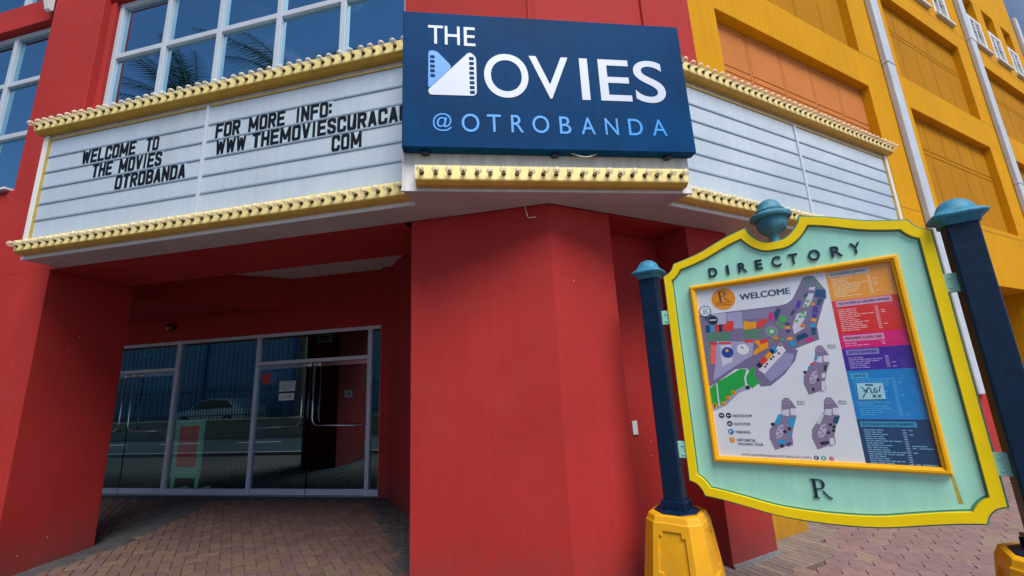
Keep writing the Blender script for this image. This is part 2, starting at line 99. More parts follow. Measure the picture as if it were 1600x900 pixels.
# measured outlines of the directory poster and the lettering, in each sign's own plane (metres)
DATA = {'polys': [('7c7299',1,[(0.2992,2.0095),(0.3886,2.0072),(0.7937,2.0084),(0.8384,2.0163),(0.8707,2.04),(0.9026,2.092),(0.9448,2.1647),(0.9763,2.1738),(1.0029,2.1688),(1.0469,2.071),(1.0391,2.0254),(1.0062,1.948),(0.9685,1.8548),(0.966,1.7743),(0.8345,1.7294),(0.8475,1.7163),(0.8243,1.6584),(0.7552,1.5761),(0.6684,1.5093),(0.6141,1.5056),(0.5844,1.5734),(0.5516,1.6258),(0.4836,1.6239),(0.3528,1.5376),(0.305,1.5131),(0.297,1.528),(0.2999,1.6403)]),('9a9ac8',2,[(0.6405,1.5818),(0.6879,1.6345),(0.7609,1.7012),(0.7953,1.7095),(0.8249,1.6909),(0.7971,1.6332),(0.7365,1.577),(0.6726,1.5364)]),('b9bad9',2,[(0.3914,2.0068),(0.4827,2.0009),(0.4717,1.9235),(0.4173,1.9299)]),('a5a6d0',2,[(0.4881,2.0002),(0.5768,1.9992),(0.5684,1.8887),(0.5127,1.8889),(0.5178,1.9421),(0.4804,1.9466)]),('8a85ae',2,[(0.5796,2.0),(0.7772,1.9964),(0.7689,1.9745),(0.7391,1.9728),(0.7135,1.9356),(0.577,1.9468)]),('a8a9d4',2,[(0.3949,1.8188),(0.6174,1.7921),(0.5938,1.7026),(0.5608,1.6878),(0.3387,1.5557),(0.3636,1.6543)]),('1fae4d',2,[(0.3038,1.5043),(0.3528,1.5376),(0.3478,1.3854),(0.3045,1.3886)]),('1fae4d',2,[(0.3602,1.5431),(0.5097,1.6225),(0.5507,1.6201),(0.5271,1.5648),(0.5273,1.5141),(0.4691,1.4879),(0.4014,1.4216),(0.3567,1.391)]),('1fae4d',2,[(0.571,1.619),(0.6028,1.6284),(0.5861,1.5845),(0.6133,1.5332),(0.5627,1.4963),(0.5374,1.5306),(0.5381,1.5699)]),('a9a5c4',1,[(0.3037,1.3828),(0.359,1.3881),(0.401,1.4188),(0.4687,1.4851),(0.5349,1.5139),(0.5527,1.4966),(0.4822,1.4707),(0.3974,1.3934),(0.3048,1.3514)]),('0b4a77',4,[(0.3411,1.9326),(0.3693,1.9293),(0.3626,1.881),(0.3345,1.884)]),('14a0dc',4,[(0.3725,1.932),(0.3959,1.9293),(0.3889,1.8795),(0.3656,1.8819)]),('e8382f',4,[(0.4007,1.9318),(0.4239,1.9291),(0.4167,1.8783),(0.3936,1.8808)]),('1d2440',4,[(0.4255,1.9289),(0.4473,1.9264),(0.4406,1.8788),(0.4188,1.8811)]),('e8382f',4,[(0.4505,1.929),(0.4748,1.9262),(0.4678,1.8771),(0.4435,1.8797)]),('e8382f',4,[(0.4804,1.9466),(0.5167,1.9422),(0.5073,1.8776),(0.4711,1.8815)]),('f5a314',4,[(0.5778,1.9348),(0.601,1.932),(0.5924,1.8743),(0.5693,1.8768)]),('f5a314',4,[(0.5999,1.9251),(0.6254,1.922),(0.6185,1.8761),(0.593,1.8789)]),('f5a314',4,[(0.6267,1.9242),(0.6509,1.9213),(0.6441,1.8767),(0.62,1.8794)]),('e8382f',4,[(0.6536,1.9227),(0.676,1.92),(0.6695,1.8774),(0.6471,1.8799)]),('e8382f',4,[(0.3503,1.8122),(0.4001,1.8077),(0.3981,1.7928),(0.3482,1.7973)]),('e8382f',4,[(0.4088,1.8099),(0.4842,1.8029),(0.4823,1.7901),(0.4069,1.7968)]),('e8382f',4,[(0.5682,1.8096),(0.5927,1.8073),(0.5899,1.7885),(0.5654,1.7907)]),('e8382f',4,[(0.594,1.8089),(0.6172,1.8067),(0.6145,1.7885),(0.5912,1.7907)]),('e8382f',4,[(0.6778,1.9314),(0.7131,1.9328),(0.7125,1.9127),(0.6729,1.8828)]),('e3127e',4,[(0.7285,1.9684),(0.7508,1.9683),(0.749,1.9255),(0.7246,1.9113)]),('0b4a77',4,[(0.7576,1.9645),(0.7848,1.9982),(0.7984,1.9763),(0.7584,1.9072)]),('0b4a77',4,[(0.9343,2.0585),(0.959,2.0686),(0.9505,2.0447),(0.9294,2.0423)]),('4c2fa8',4,[(0.8964,2.0248),(0.9172,2.0245),(0.8979,1.9767),(0.8748,1.9782)]),('0b4a77',4,[(0.8591,1.968),(0.8806,1.9707),(0.8592,1.9398),(0.8403,1.9395)]),('0b4a77',4,[(1.0019,2.0812),(1.049,2.0706),(1.042,2.0167),(0.9858,2.0392)]),('0b4a77',4,[(1.0032,2.0226),(1.027,2.019),(1.0196,2.0009),(0.9957,2.0044)]),('0b4a77',4,[(0.9931,2.002),(1.0148,1.9988),(1.0073,1.9807),(0.9856,1.9838)]),('4c2fa8',4,[(0.9715,1.9803),(0.9968,1.9712),(0.9862,1.9343),(0.9608,1.9431)]),('4c2fa8',4,[(0.9595,1.9351),(0.9831,1.9292),(0.9747,1.9057),(0.952,1.9113)]),('f5a314',4,[(0.9502,1.906),(0.9741,1.902),(0.9679,1.8831),(0.9438,1.8893)]),('14a0dc',4,[(0.9382,1.8746),(0.963,1.8701),(0.9587,1.8494),(0.9333,1.8533)]),('0b4a77',4,[(0.9398,1.8488),(0.9604,1.8465),(0.9573,1.8279),(0.9367,1.8301)]),('0b4a77',4,[(0.9369,1.8258),(0.9566,1.8237),(0.9551,1.8065),(0.934,1.8087)]),('e3127e',4,[(0.8925,1.776),(0.9338,1.7936),(0.9399,1.7768),(0.8993,1.7618)]),('0b4a77',4,[(0.8518,1.8073),(0.9049,1.8237),(0.9192,1.8005),(0.8556,1.774)]),('0b4a77',4,[(0.8095,1.8954),(0.8319,1.8928),(0.8294,1.8774),(0.807,1.88)]),('f5a314',4,[(0.8037,1.8736),(0.8308,1.8716),(0.8278,1.853),(0.8008,1.856)]),('4c2fa8',4,[(0.806,1.8498),(0.8281,1.8485),(0.8254,1.8321),(0.8036,1.8344)]),('f5a314',4,[(0.8044,1.8037),(0.8326,1.8037),(0.8304,1.7846),(0.8036,1.7844)]),('14a0dc',4,[(0.812,1.7781),(0.8382,1.7811),(0.8421,1.7479),(0.8179,1.7418)]),('d4d5ea',3,[(0.8422,1.8636),(0.8784,1.9429),(0.9307,1.9527),(0.92,1.9153),(0.8904,1.8747),(0.9049,1.8511),(0.8444,1.8191)]),('d4d5ea',3,[(0.9684,2.098),(1.0002,2.0983),(0.9917,2.0745),(0.9639,2.0847)]),('d4d5ea',3,[(0.937,2.0187),(0.9576,2.0604),(0.9868,2.0585),(0.9681,2.0141),(0.9441,1.9786),(0.9146,1.98)]),('ff6a5e',4,[(0.3572,1.8102),(0.3905,1.8072),(0.3703,1.6627),(0.3371,1.6648)]),('d9daee',3,[(0.4153,1.787),(0.4807,1.7871),(0.4727,1.6766),(0.4063,1.6458)]),('f5a314',4,[(0.6183,1.7978),(0.6491,1.8006),(0.6547,1.7716),(0.6965,1.7848),(0.6933,1.7484),(0.5988,1.7022),(0.6089,1.7356),(0.6423,1.7556)]),('e8382f',5,[(0.6491,1.8006),(0.7015,1.8013),(0.6965,1.7848),(0.6547,1.7716)]),('e4e5f2',3,[(0.6156,1.6137),(0.7623,1.7703),(0.7854,1.7213),(0.6459,1.5843)]),('1d2440',5,[(0.6078,1.645),(0.6278,1.6606),(0.6466,1.637),(0.6268,1.6214)]),('e8382f',5,[(0.6286,1.6661),(0.6575,1.6922),(0.6785,1.6684),(0.6474,1.6425)]),('f5a314',5,[(0.6633,1.6974),(0.6967,1.7229),(0.7102,1.6995),(0.6789,1.6711)]),('1d2440',5,[(0.696,1.7341),(0.7118,1.7412),(0.7275,1.7176),(0.7106,1.7023)]),('14a0dc',5,[(0.7098,1.7442),(0.7255,1.7513),(0.7431,1.7247),(0.7262,1.7094)]),('12406a',5,[(0.3405,1.9916),(0.3505,1.9593),(0.3604,1.9891)]),('8a7c9e',2,[(0.7134,1.4182),(0.7308,1.4346),(0.7526,1.4331),(0.7661,1.4118),(0.7838,1.3733),(0.7791,1.3298),(0.7511,1.2592),(0.7369,1.2158),(0.7333,1.158),(0.7026,1.1424),(0.7012,1.1514),(0.6334,1.1232),(0.6141,1.1905),(0.6208,1.2402),(0.6335,1.2571),(0.6528,1.285),(0.702,1.3461)]),('dcdff0',3,[(0.7522,1.3707),(0.7836,1.3722),(0.779,1.3287),(0.7475,1.3324)]),('d4d5ea',3,[(0.7096,1.3626),(0.7465,1.3652),(0.7375,1.3242),(0.7023,1.3323)]),('bfb8d2',3,[(0.6508,1.2244),(0.6746,1.266),(0.7009,1.2774),(0.6984,1.231),(0.6761,1.1979),(0.6531,1.1918)]),('14a0dc',4,[(0.6859,1.3378),(0.7043,1.3295),(0.673,1.2715),(0.6524,1.2822)]),('14a0dc',4,[(0.7334,1.3132),(0.7702,1.3189),(0.7491,1.2618),(0.7235,1.2668)]),('14a0dc',4,[(0.6509,1.1781),(0.6866,1.1874),(0.7035,1.1719),(0.6549,1.1566)]),('14a0dc',4,[(0.7121,1.226),(0.7324,1.2265),(0.7288,1.2102),(0.7095,1.2097)]),('0b4a77',4,[(0.6974,1.1636),(0.7242,1.1753),(0.7235,1.1619),(0.6976,1.1502)]),('8a7c9e',2,[(0.9292,1.418),(0.9453,1.4337),(0.9651,1.4322),(0.9771,1.4119),(0.9926,1.3751),(0.9876,1.3335),(0.9608,1.2661),(0.9471,1.2246),(0.9429,1.1693),(0.9146,1.1544),(0.9135,1.1631),(0.8512,1.1363),(0.8348,1.2007),(0.8417,1.2481),(0.8535,1.2642),(0.8716,1.2908),(0.9175,1.3491)]),('dcdff0',3,[(0.9637,1.3726),(0.9924,1.374),(0.9874,1.3324),(0.9588,1.336)]),('d4d5ea',3,[(0.9247,1.365),(0.9584,1.3674),(0.9495,1.3282),(0.9176,1.336)]),('bfb8d2',3,[(0.8688,1.233),(0.8912,1.2727),(0.9154,1.2835),(0.9123,1.2392),(0.8914,1.2076),(0.8703,1.2018)]),('0b4a77',4,[(0.9618,1.323),(0.991,1.3283),(0.9726,1.2843),(0.9495,1.2891)]),('1d2440',4,[(0.8686,1.1784),(0.9101,1.1876),(0.9142,1.1723),(0.8745,1.1605)]),('d4d5ea',4,[(0.9027,1.3412),(0.9173,1.3344),(0.8853,1.2779),(0.8708,1.2856)]),('dcdff0',4,[(0.9194,1.2033),(0.9414,1.204),(0.9375,1.1681),(0.9168,1.1622)]),('8a7c9e',2,[(0.937,1.725),(0.9526,1.7396),(0.9718,1.7369),(0.9835,1.7158),(0.9986,1.678),(0.9937,1.6368),(0.9676,1.5711),(0.9543,1.5306),(0.9501,1.4756),(0.9226,1.4626),(0.9215,1.4714),(0.861,1.4488),(0.8451,1.5142),(0.8519,1.5612),(0.8634,1.5764),(0.881,1.6018),(0.9256,1.657)]),('dcdff0',3,[(0.9705,1.6775),(0.9984,1.677),(0.9935,1.6357),(0.9657,1.6412)]),('d4d5ea',3,[(0.9326,1.6724),(0.9654,1.6726),(0.9567,1.634),(0.9256,1.6439)]),('bfb8d2',3,[(0.8781,1.5443),(0.9,1.5824),(0.9234,1.5916),(0.9204,1.5476),(0.9001,1.5173),(0.8796,1.5129)]),('14a0dc',4,[(0.9234,1.6704),(0.9421,1.677),(0.9365,1.6563),(0.9217,1.6468)]),('e8382f',4,[(0.8976,1.6352),(0.916,1.6392),(0.9108,1.6212),(0.8955,1.6221)]),('14a0dc',4,[(0.8836,1.6175),(0.9042,1.6216),(0.8986,1.6009),(0.8814,1.6045)]),('1d2440',4,[(0.8823,1.4895),(0.8936,1.4917),(0.8924,1.4711),(0.8815,1.4715)]),('1d2440',4,[(0.9678,1.6229),(0.9784,1.6222),(0.9659,1.5867),(0.9553,1.5873)]),('dcdff0',4,[(0.9463,1.5722),(0.9638,1.5739),(0.9548,1.546),(0.9398,1.5467)]),('dcdff0',4,[(0.9364,1.5262),(0.9539,1.5281),(0.947,1.4747),(0.9269,1.4702)]),('6a4a2a',6,[(0.4302,2.0622),(0.5238,2.0586),(0.5233,2.055),(0.4297,2.0586)]),('dfe8f2',7,[(0.3718,1.9685),(0.4139,1.9657),(0.4129,1.9585),(0.3708,1.9612)])],'circ': [('2f9d55',3,0.3485,1.869,0.0073),('2f9d55',3,0.3631,1.8683,0.0073),('2f9d55',3,0.3777,1.8675,0.0072),('2f9d55',3,0.3922,1.8667,0.0072),('2f9d55',3,0.4067,1.866,0.0071),('2f9d55',3,0.421,1.8652,0.0071),('2f9d55',3,0.4353,1.8644,0.007),('2f9d55',3,0.4494,1.8637,0.0071),('2f9d55',3,0.4636,1.8629,0.0069),('2f9d55',3,0.4776,1.8622,0.0069),('2f9d55',3,0.3457,1.8492,0.0073),('2f9d55',3,0.3604,1.8484,0.0072),('2f9d55',3,0.375,1.8477,0.0072),('2f9d55',3,0.3895,1.847,0.0071),('2f9d55',3,0.4039,1.8463,0.0071),('2f9d55',3,0.4182,1.8456,0.0071),('2f9d55',3,0.4325,1.8449,0.007),('2f9d55',3,0.4467,1.8442,0.007),('2f9d55',3,0.4608,1.8435,0.0069),('2f9d55',3,0.4748,1.8428,0.0069),('2f9d55',3,0.3484,1.8276,0.0073),('2f9d55',3,0.3631,1.8269,0.0072),('2f9d55',3,0.3776,1.8263,0.0072),('2f9d55',3,0.3921,1.8256,0.0071),('2f9d55',3,0.4065,1.825,0.0071),('2f9d55',3,0.4208,1.8243,0.007),('2f9d55',3,0.435,1.8237,0.007),('2f9d55',3,0.4491,1.823,0.007),('2f9d55',3,0.4632,1.8224,0.007),('2f9d55',3,0.4772,1.8218,0.0069),('2f9d55',3,0.5717,1.8648,0.0067),('2f9d55',3,0.5851,1.8641,0.0067),('2f9d55',3,0.5985,1.8633,0.0066),('2f9d55',3,0.6118,1.8626,0.0066),('2f9d55',3,0.625,1.8619,0.0066),('2f9d55',3,0.6382,1.8612,0.0065),('2f9d55',3,0.6513,1.8604,0.0064),('2f9d55',3,0.6643,1.8597,0.0064),('2f9d55',3,0.6773,1.859,0.0064),('2f9d55',3,0.6901,1.8583,0.0064),('2f9d55',3,0.5747,1.8498,0.0066),('2f9d55',3,0.5881,1.8491,0.0066),('2f9d55',3,0.6014,1.8484,0.0066),('2f9d55',3,0.6147,1.8478,0.0066),('2f9d55',3,0.6279,1.8471,0.0065),('2f9d55',3,0.641,1.8464,0.0065),('2f9d55',3,0.5717,1.8297,0.0067),('2f9d55',3,0.5851,1.8291,0.0066),('2f9d55',3,0.5984,1.8284,0.0066),('2f9d55',3,0.6117,1.8278,0.0066),('2f9d55',3,0.6249,1.8272,0.0065),('2f9d55',3,0.638,1.8265,0.0065),('2f9d55',3,0.6511,1.8259,0.0064),('2f9d55',3,0.6641,1.8253,0.0064),('2f9d55',3,0.677,1.8247,0.0064),('3fae66',3,0.3332,1.8003,0.009),('3fae66',3,0.3319,1.7701,0.0089),('3fae66',3,0.3317,1.74,0.009),('3fae66',3,0.331,1.71,0.0089),('3fae66',3,0.3312,1.6831,0.0089),('49b46e',4,0.9632,2.15,0.0067),('49b46e',4,0.947,2.1357,0.0068),('49b46e',4,0.9916,2.142,0.0067),('49b46e',4,1.004,2.1483,0.0066),('49b46e',4,1.0126,2.1186,0.0065),('49b46e',4,1.0264,2.0939,0.0064),('49b46e',4,0.9751,2.111,0.0067),('49b46e',4,0.9528,2.1148,0.0067),('49b46e',4,1.0138,2.0988,0.0065),('35b55c',4,0.799,1.9193,0.021),('35b55c',4,0.7705,1.8916,0.0104),('35b55c',4,0.7863,1.8699,0.0104),('35b55c',4,0.7152,1.7871,0.0077),('35b55c',4,0.7784,1.7896,0.0084),('35b55c',4,0.9477,2.0143,0.0089),('35b55c',4,0.9321,1.9887,0.0089),('35b55c',4,0.911,1.9442,0.0099),('35b55c',4,0.8939,1.9242,0.0099),('35b55c',4,0.9164,1.9213,0.009),('35b55c',4,0.8713,1.8992,0.0091),('958fb2',3,0.7271,1.8482,0.0359),('2fae57',4,0.7271,1.8482,0.025),('cfd0e6',5,0.7271,1.8482,0.0125),('1546a0',5,0.4518,1.7365,0.0361),('f2b02a',6,0.4508,1.7484,0.0107),('e9eaf5',5,0.5466,1.7493,0.0358),('1d2440',5,0.6702,1.6467,0.0068),('1d2440',5,0.6967,1.6755,0.0067),('1d2440',5,0.7118,1.6883,0.0067),('1d2440',5,0.7452,1.7079,0.0067),('1d2440',5,0.6579,1.6307,0.0069),('1d2440',5,0.7601,1.7566,0.0066),('1d2440',5,0.5385,1.5037,0.0132),('f39a0c',3,0.4775,2.0998,0.075),('12406a',5,0.3503,2.0297,0.0395),('eaf1fb',6,0.3503,2.0297,0.0339),('14263f',6,0.3927,1.9634,0.0315),('f5a314',6,0.967,1.9937,0.0114),('f5a314',6,0.8946,1.8665,0.0117),('f5a314',6,0.7408,1.8044,0.0124),('f5a314',6,0.4498,1.4743,0.0136),('f5a314',6,0.4122,1.4412,0.0138),('f5a314',6,0.3795,1.4066,0.0139),('f5a314',6,0.326,1.393,0.0142),('9486ac',4,0.6674,1.2358,0.0069),('9486ac',4,0.6848,1.2525,0.0068),('9486ac',4,0.6771,1.2197,0.0069),('9486ac',4,0.6631,1.2084,0.0069),('9486ac',4,0.6954,1.2582,0.0069),('a99bc0',3,0.7224,1.4125,0.0059),('a99bc0',3,0.7359,1.4206,0.0059),('a99bc0',3,0.7501,1.4176,0.0058),('a99bc0',3,0.7251,1.3985,0.0058),('a99bc0',3,0.7401,1.4011,0.0059),('a99bc0',3,0.7547,1.4009,0.0058),('1d2440',5,0.644,1.2766,0.011),('1d2440',5,0.7281,1.2507,0.0106),('1d2440',5,0.7013,1.2338,0.0107),('1d2440',5,0.6733,1.1492,0.0107),('9486ac',4,0.8841,1.2438,0.0063),('9486ac',4,0.9002,1.2598,0.0063),('9486ac',4,0.8927,1.2284,0.0062),('9486ac',4,0.8797,1.2176,0.0063),('9486ac',4,0.91,1.2652,0.0063),('a99bc0',3,0.9372,1.4125,0.0054),('a99bc0',3,0.9497,1.4203,0.0053),('a99bc0',3,0.9626,1.4174,0.0053),('a99bc0',3,0.9394,1.3992,0.0054),('a99bc0',3,0.9532,1.4017,0.0053),('a99bc0',3,0.9665,1.4015,0.0053),('1d2440',5,0.9367,1.2786,0.0088),('1d2440',5,0.9203,1.2342,0.0088),('1d2440',5,0.952,1.2659,0.0088),('1d2440',5,0.9463,1.2452,0.0088),('9486ac',4,0.893,1.554,0.0061),('9486ac',4,0.9087,1.5689,0.0061),('9486ac',4,0.9014,1.538,0.0061),('9486ac',4,0.8887,1.5282,0.0062),('9486ac',4,0.9183,1.5736,0.006),('a99bc0',3,0.9448,1.7191,0.0052),('a99bc0',3,0.9569,1.726,0.0052),('a99bc0',3,0.9694,1.7223,0.0051),('a99bc0',3,0.9469,1.7056,0.0052),('a99bc0',3,0.9603,1.7072,0.0052),('a99bc0',3,0.9732,1.7062,0.0051),('1d2440',5,0.8625,1.5844,0.0089),('1d2440',5,0.9209,1.5372,0.0086),('3f3f52',4,0.358,1.3285,0.0174),('16345c',4,0.4005,1.3286,0.0172),('16345c',4,0.4004,1.2772,0.017),('0f7fbd',4,0.4002,1.2269,0.0171),('f09a18',4,0.3999,1.1751,0.017),('0d4f94',4,0.8376,1.0898,0.0122),('18a6b4',4,0.8732,1.0897,0.0121),('d8327c',4,0.9097,1.0897,0.0118),('ffffff',6,0.8724,1.0896,0.0049),('ffffff',5,0.9097,1.0897,0.0061),('d8327c',6,0.9097,1.0897,0.0044),('e8eef8',6,0.3523,1.3285,0.004),('e8eef8',6,0.3636,1.3285,0.004),('e8eef8',6,0.395,1.3286,0.0039),('e8eef8',6,0.4061,1.3286,0.0039),('e8eef8',6,0.4009,1.2807,0.0038),('e8eef8',6,0.3943,1.2737,0.0039),('e8eef8',6,0.4054,1.2738,0.0038),('e8eef8',6,0.4003,1.178,0.0038)],'texts': [('7','3a2a10',7,0.9616,1.9856,0.9695,2.0029,0.0),('6','3a2a10',7,0.8891,1.8583,0.8972,1.8757,0.0),('5','3a2a10',7,0.7351,1.796,0.7437,1.8137,0.0),('4','3a2a10',7,0.4438,1.4654,0.4532,1.4835,0.0),('3','3a2a10',7,0.4061,1.4323,0.4157,1.4504,0.0),('2','3a2a10',7,0.3733,1.3976,0.383,1.4157,0.0),('1','3a2a10',7,0.3198,1.3839,0.3296,1.4022,0.0),('P','ffffff',6,0.3922,1.2169,0.4054,1.2354,0.02),('f','ffffff',6,0.8329,1.0808,0.8402,1.0979,0.02),('RESTROOM','1b2a49',6,0.4289,1.3188,0.5351,1.3345,0.02),('ELEVATOR','1b2a49',6,0.4286,1.2678,0.5196,1.284,0.02),('PARKING','1b2a49',6,0.4284,1.2178,0.5126,1.2339,0.02),('HISTORICAL','1b2a49',6,0.4287,1.1681,0.5377,1.1847,0.02),('WALKING TOUR','1b2a49',6,0.4308,1.1455,0.5737,1.1603,0.02),('WWW.SHOPRENAISSANCECURACAO.COM','1b2a49',6,0.4408,1.0824,0.8011,1.0948,0.0),('|','1b2a49',6,0.8089,1.0779,0.8112,1.0966,0.0),('RIF Fort','1b2a49',6,0.7923,1.4049,0.8312,1.4147,0.02),('Level 3','1b2a49',6,0.7927,1.3928,0.8302,1.4016,0.02),('RIF Fort','1b2a49',6,0.9977,1.4048,1.0355,1.4147,0.02),('Level 4','1b2a49',6,0.9978,1.3928,1.0343,1.4016,0.02),('RIF Fort','1b2a49',6,1.0008,1.7285,1.0387,1.7384,0.02),('Level 2','1b2a49',6,1.0009,1.7164,1.0374,1.7252,0.02),('WELCOME','33466b',6,0.5803,2.0769,0.8666,2.1157,0.045),('RENAISSANCE','6a4a2a',6,0.4243,2.0681,0.5287,2.0778,0.0),('YOU','1492d0',7,0.3341,2.0382,0.3664,2.0518,0.02),('ARE','1492d0',7,0.3344,2.0237,0.3644,2.036,0.02),('HERE!','1492d0',7,0.3278,2.0089,0.3727,2.0212,0.02),('R','3a3a55',7,0.5395,1.754,0.5551,1.7671,0.0)],'inner': {'TL': (0.3125,2.1738),'TR': (1.3791,2.172),'BR': (1.3729,1.0655),'BL': (0.3092,1.0673)},'uL': (1.0678,1.0589),'zs': [1.995,1.7933,1.7075,1.581,1.3098],'tags': [('ACCESSORIES & JEWELRY','c9c6c4','1b3a66',1.0738,1.2686,2.1387,2.1728),('MEN,WOMEN & CHILDREN APPAREL','d9a9c9','34205e',1.0832,1.3398,1.9568,1.9909),('PERFUMERY & SKIN CARE','e79ac6','4c1f5e',1.0821,1.2679,1.7491,1.7835),('GIFTS & SOUVENIRS','8c85d6','231a66',1.0806,1.2304,1.6685,1.7009),('SERVICES','4fb4e4','0d3a63',1.0789,1.1577,1.5364,1.5639),('RESTAURANT & ENTERTAINMENT','2b9ccb','0c3558',1.0756,1.3148,1.269,1.2979)],'rows': [('ACC',10,(1.0869,2.1252),(1.0882,2.0178),1.249),('MEN',12,(1.086,1.9371),(1.0845,1.8132),1.2506),('PER',2,(1.0866,1.7377),(1.0853,1.7247),1.2461),('GIF',6,(1.0843,1.6531),(1.0844,1.5964),1.2453),('SER',18,(1.0947,1.529),(1.0796,1.3342),1.2491),('RES',16,(1.0828,1.2522),(1.0838,1.0788),1.2452)],'card': [(1.0985,1.5095),(1.214,1.5063),(1.2119,1.4192),(1.0921,1.4183)],'dl': [('D',0.4117,0.4665,2.2642,2.3278),('I',0.5252,0.5413,2.2665,2.3307),('R',0.5985,0.6495,2.2637,2.3293),('E',0.7011,0.7432,2.264,2.3315),('C',0.7972,0.8487,2.2646,2.3331),('T',0.8924,0.9413,2.2673,2.3346),('O',0.9966,1.0576,2.2642,2.3307),('R',1.1126,1.1666,2.2621,2.3285),('Y',1.2082,1.2573,2.2647,2.3349)],'fr': [[0.271,2.2192],[1.4095,2.2184],[1.4011,1.0374],[0.277,1.038]],'rl': [[0.7832,0.9703],[0.8779,0.872],[0.8583,0.9415],[0.803,0.8655],[0.8022,0.9177],[0.839,0.9104],[0.7853,0.8664],[0.8259,0.8679],[0.7962,0.9686],[0.8109,0.9698],[0.8095,0.8755],[0.7949,0.8741]],'br': [[0.0445,2.0725],[0.0919,1.9666],[0.047,1.1495],[0.0887,1.0432],[1.5784,2.0686],[1.6184,1.9594],[1.5768,1.1571],[1.6218,1.0427]],'ml': [('T',-0.9502,-0.8329,4.2407,4.4122),('H',-0.8195,-0.701,4.2379,4.412),('E',-0.6692,-0.5787,4.2352,4.412),('O',-0.5178,-0.1653,3.7789,4.1748),('V',-0.1537,0.1673,3.7808,4.1765),('I',0.2475,0.344,3.7836,4.1689),('E',0.4191,0.6813,3.7813,4.1757),('S',0.7162,0.9775,3.784,4.1733),('@',-0.917,-0.7752,3.4708,3.6224),('O',-0.7017,-0.5677,3.4704,3.6249),('T',-0.5076,-0.4013,3.4756,3.6246),('R',-0.3226,-0.2268,3.4759,3.6259),('O',-0.1562,-0.0255,3.4761,3.6272),('B',0.0582,0.1492,3.475,3.6254),('A',0.2309,0.3451,3.4751,3.6231),('N',0.4264,0.5343,3.4754,3.6228),('D',0.6201,0.7377,3.4775,3.6242),('A',0.8182,0.9408,3.4796,3.624)],'logo': {'blue': [[-0.9478,4.1277],[-0.9329,4.1603],[-0.8883,4.1734],[-0.7707,4.0411],[-0.9415,3.832],[-0.9516,3.8434]],'white': [[-0.9444,3.8319],[-0.6284,4.1724],[-0.5955,4.1564],[-0.5784,4.1129],[-0.5851,3.8169],[-0.6053,3.7854],[-0.9128,3.7827],[-0.9416,3.8017]],'bh': [[-0.9183,4.1189],[-0.9185,4.0769],[-0.9173,4.0334],[-0.9175,3.9919],[-0.9162,3.9489]],'wh': [[-0.6146,4.118],[-0.6143,4.0721],[-0.6139,4.0282],[-0.615,3.9845],[-0.6146,3.941],[-0.6142,3.8979],[-0.6138,3.855],[-0.6134,3.8123]]},'ll': [('WELCOME',-4.7135,-4.0124,3.973,4.1248),('TO',-3.8942,-3.7304,3.984,4.1211),('THE',-4.5426,-4.274,3.794,3.9385),('MOVIES',-4.1989,-3.6647,3.79,3.9381),('OTROBANDA',-4.2131,-3.358,3.62,3.7615),('FOR',-3.0732,-2.7877,3.993,4.142),('MORE',-2.707,-2.3046,3.988,4.1459),('INFO:',-2.2053,-1.8194,3.994,4.1271),('WWW',-3.0497,-2.7075,3.808,3.9585),('THEMOVIESCURACAO',-2.6501,-1.0832,3.799,3.9548),('COM',-1.8191,-1.5181,3.625,3.7665)]}

# ---------------------------------------------------------------- helpers
def lin(h):
    if isinstance(h, str):
        h = [int(h[i:i + 2], 16) / 255 for i in (0, 2, 4)]
        return tuple(c / 12.92 if c <= .04045 else ((c + .055) / 1.055) ** 2.4 for c in h)
    return tuple(h)

def fr(x, y, az):
    return Matrix.Translation((x, y, 0)) @ Matrix.Rotation(R(az), 4, 'Z')

AX, AY = 0.334, 3.275                       # the building's corner
LF, CF, RF = fr(AX, AY, -11.9), fr(AX, AY, 7.26), fr(AX, AY, 26.88)
DF = fr(1.05, 3.151, -34.76)
ID = Matrix.Identity(4)

def empty(name, M=ID, label=None, cat=None, group=None, kind=None, parent=None):
    o = bpy.data.objects.new(name, None)
    COL.objects.link(o)
    o.empty_display_size = .2
    if parent is not None:
        o.parent = parent
        o.matrix_world = M
        o['_mw'] = [v for row in M for v in row]
    else:
        o.matrix_world = M
        o['_mw'] = [v for row in M for v in row]
    tag(o, label, cat, group, kind)
    return o

def mw(o):
    v = o['_mw']
    return Matrix([v[0:4], v[4:8], v[8:12], v[12:16]])

def tag(o, label=None, cat=None, group=None, kind=None):
    if label: o['label'] = label
    if cat: o['category'] = cat
    if group: o['group'] = group
    if kind: o['kind'] = kind
    return o

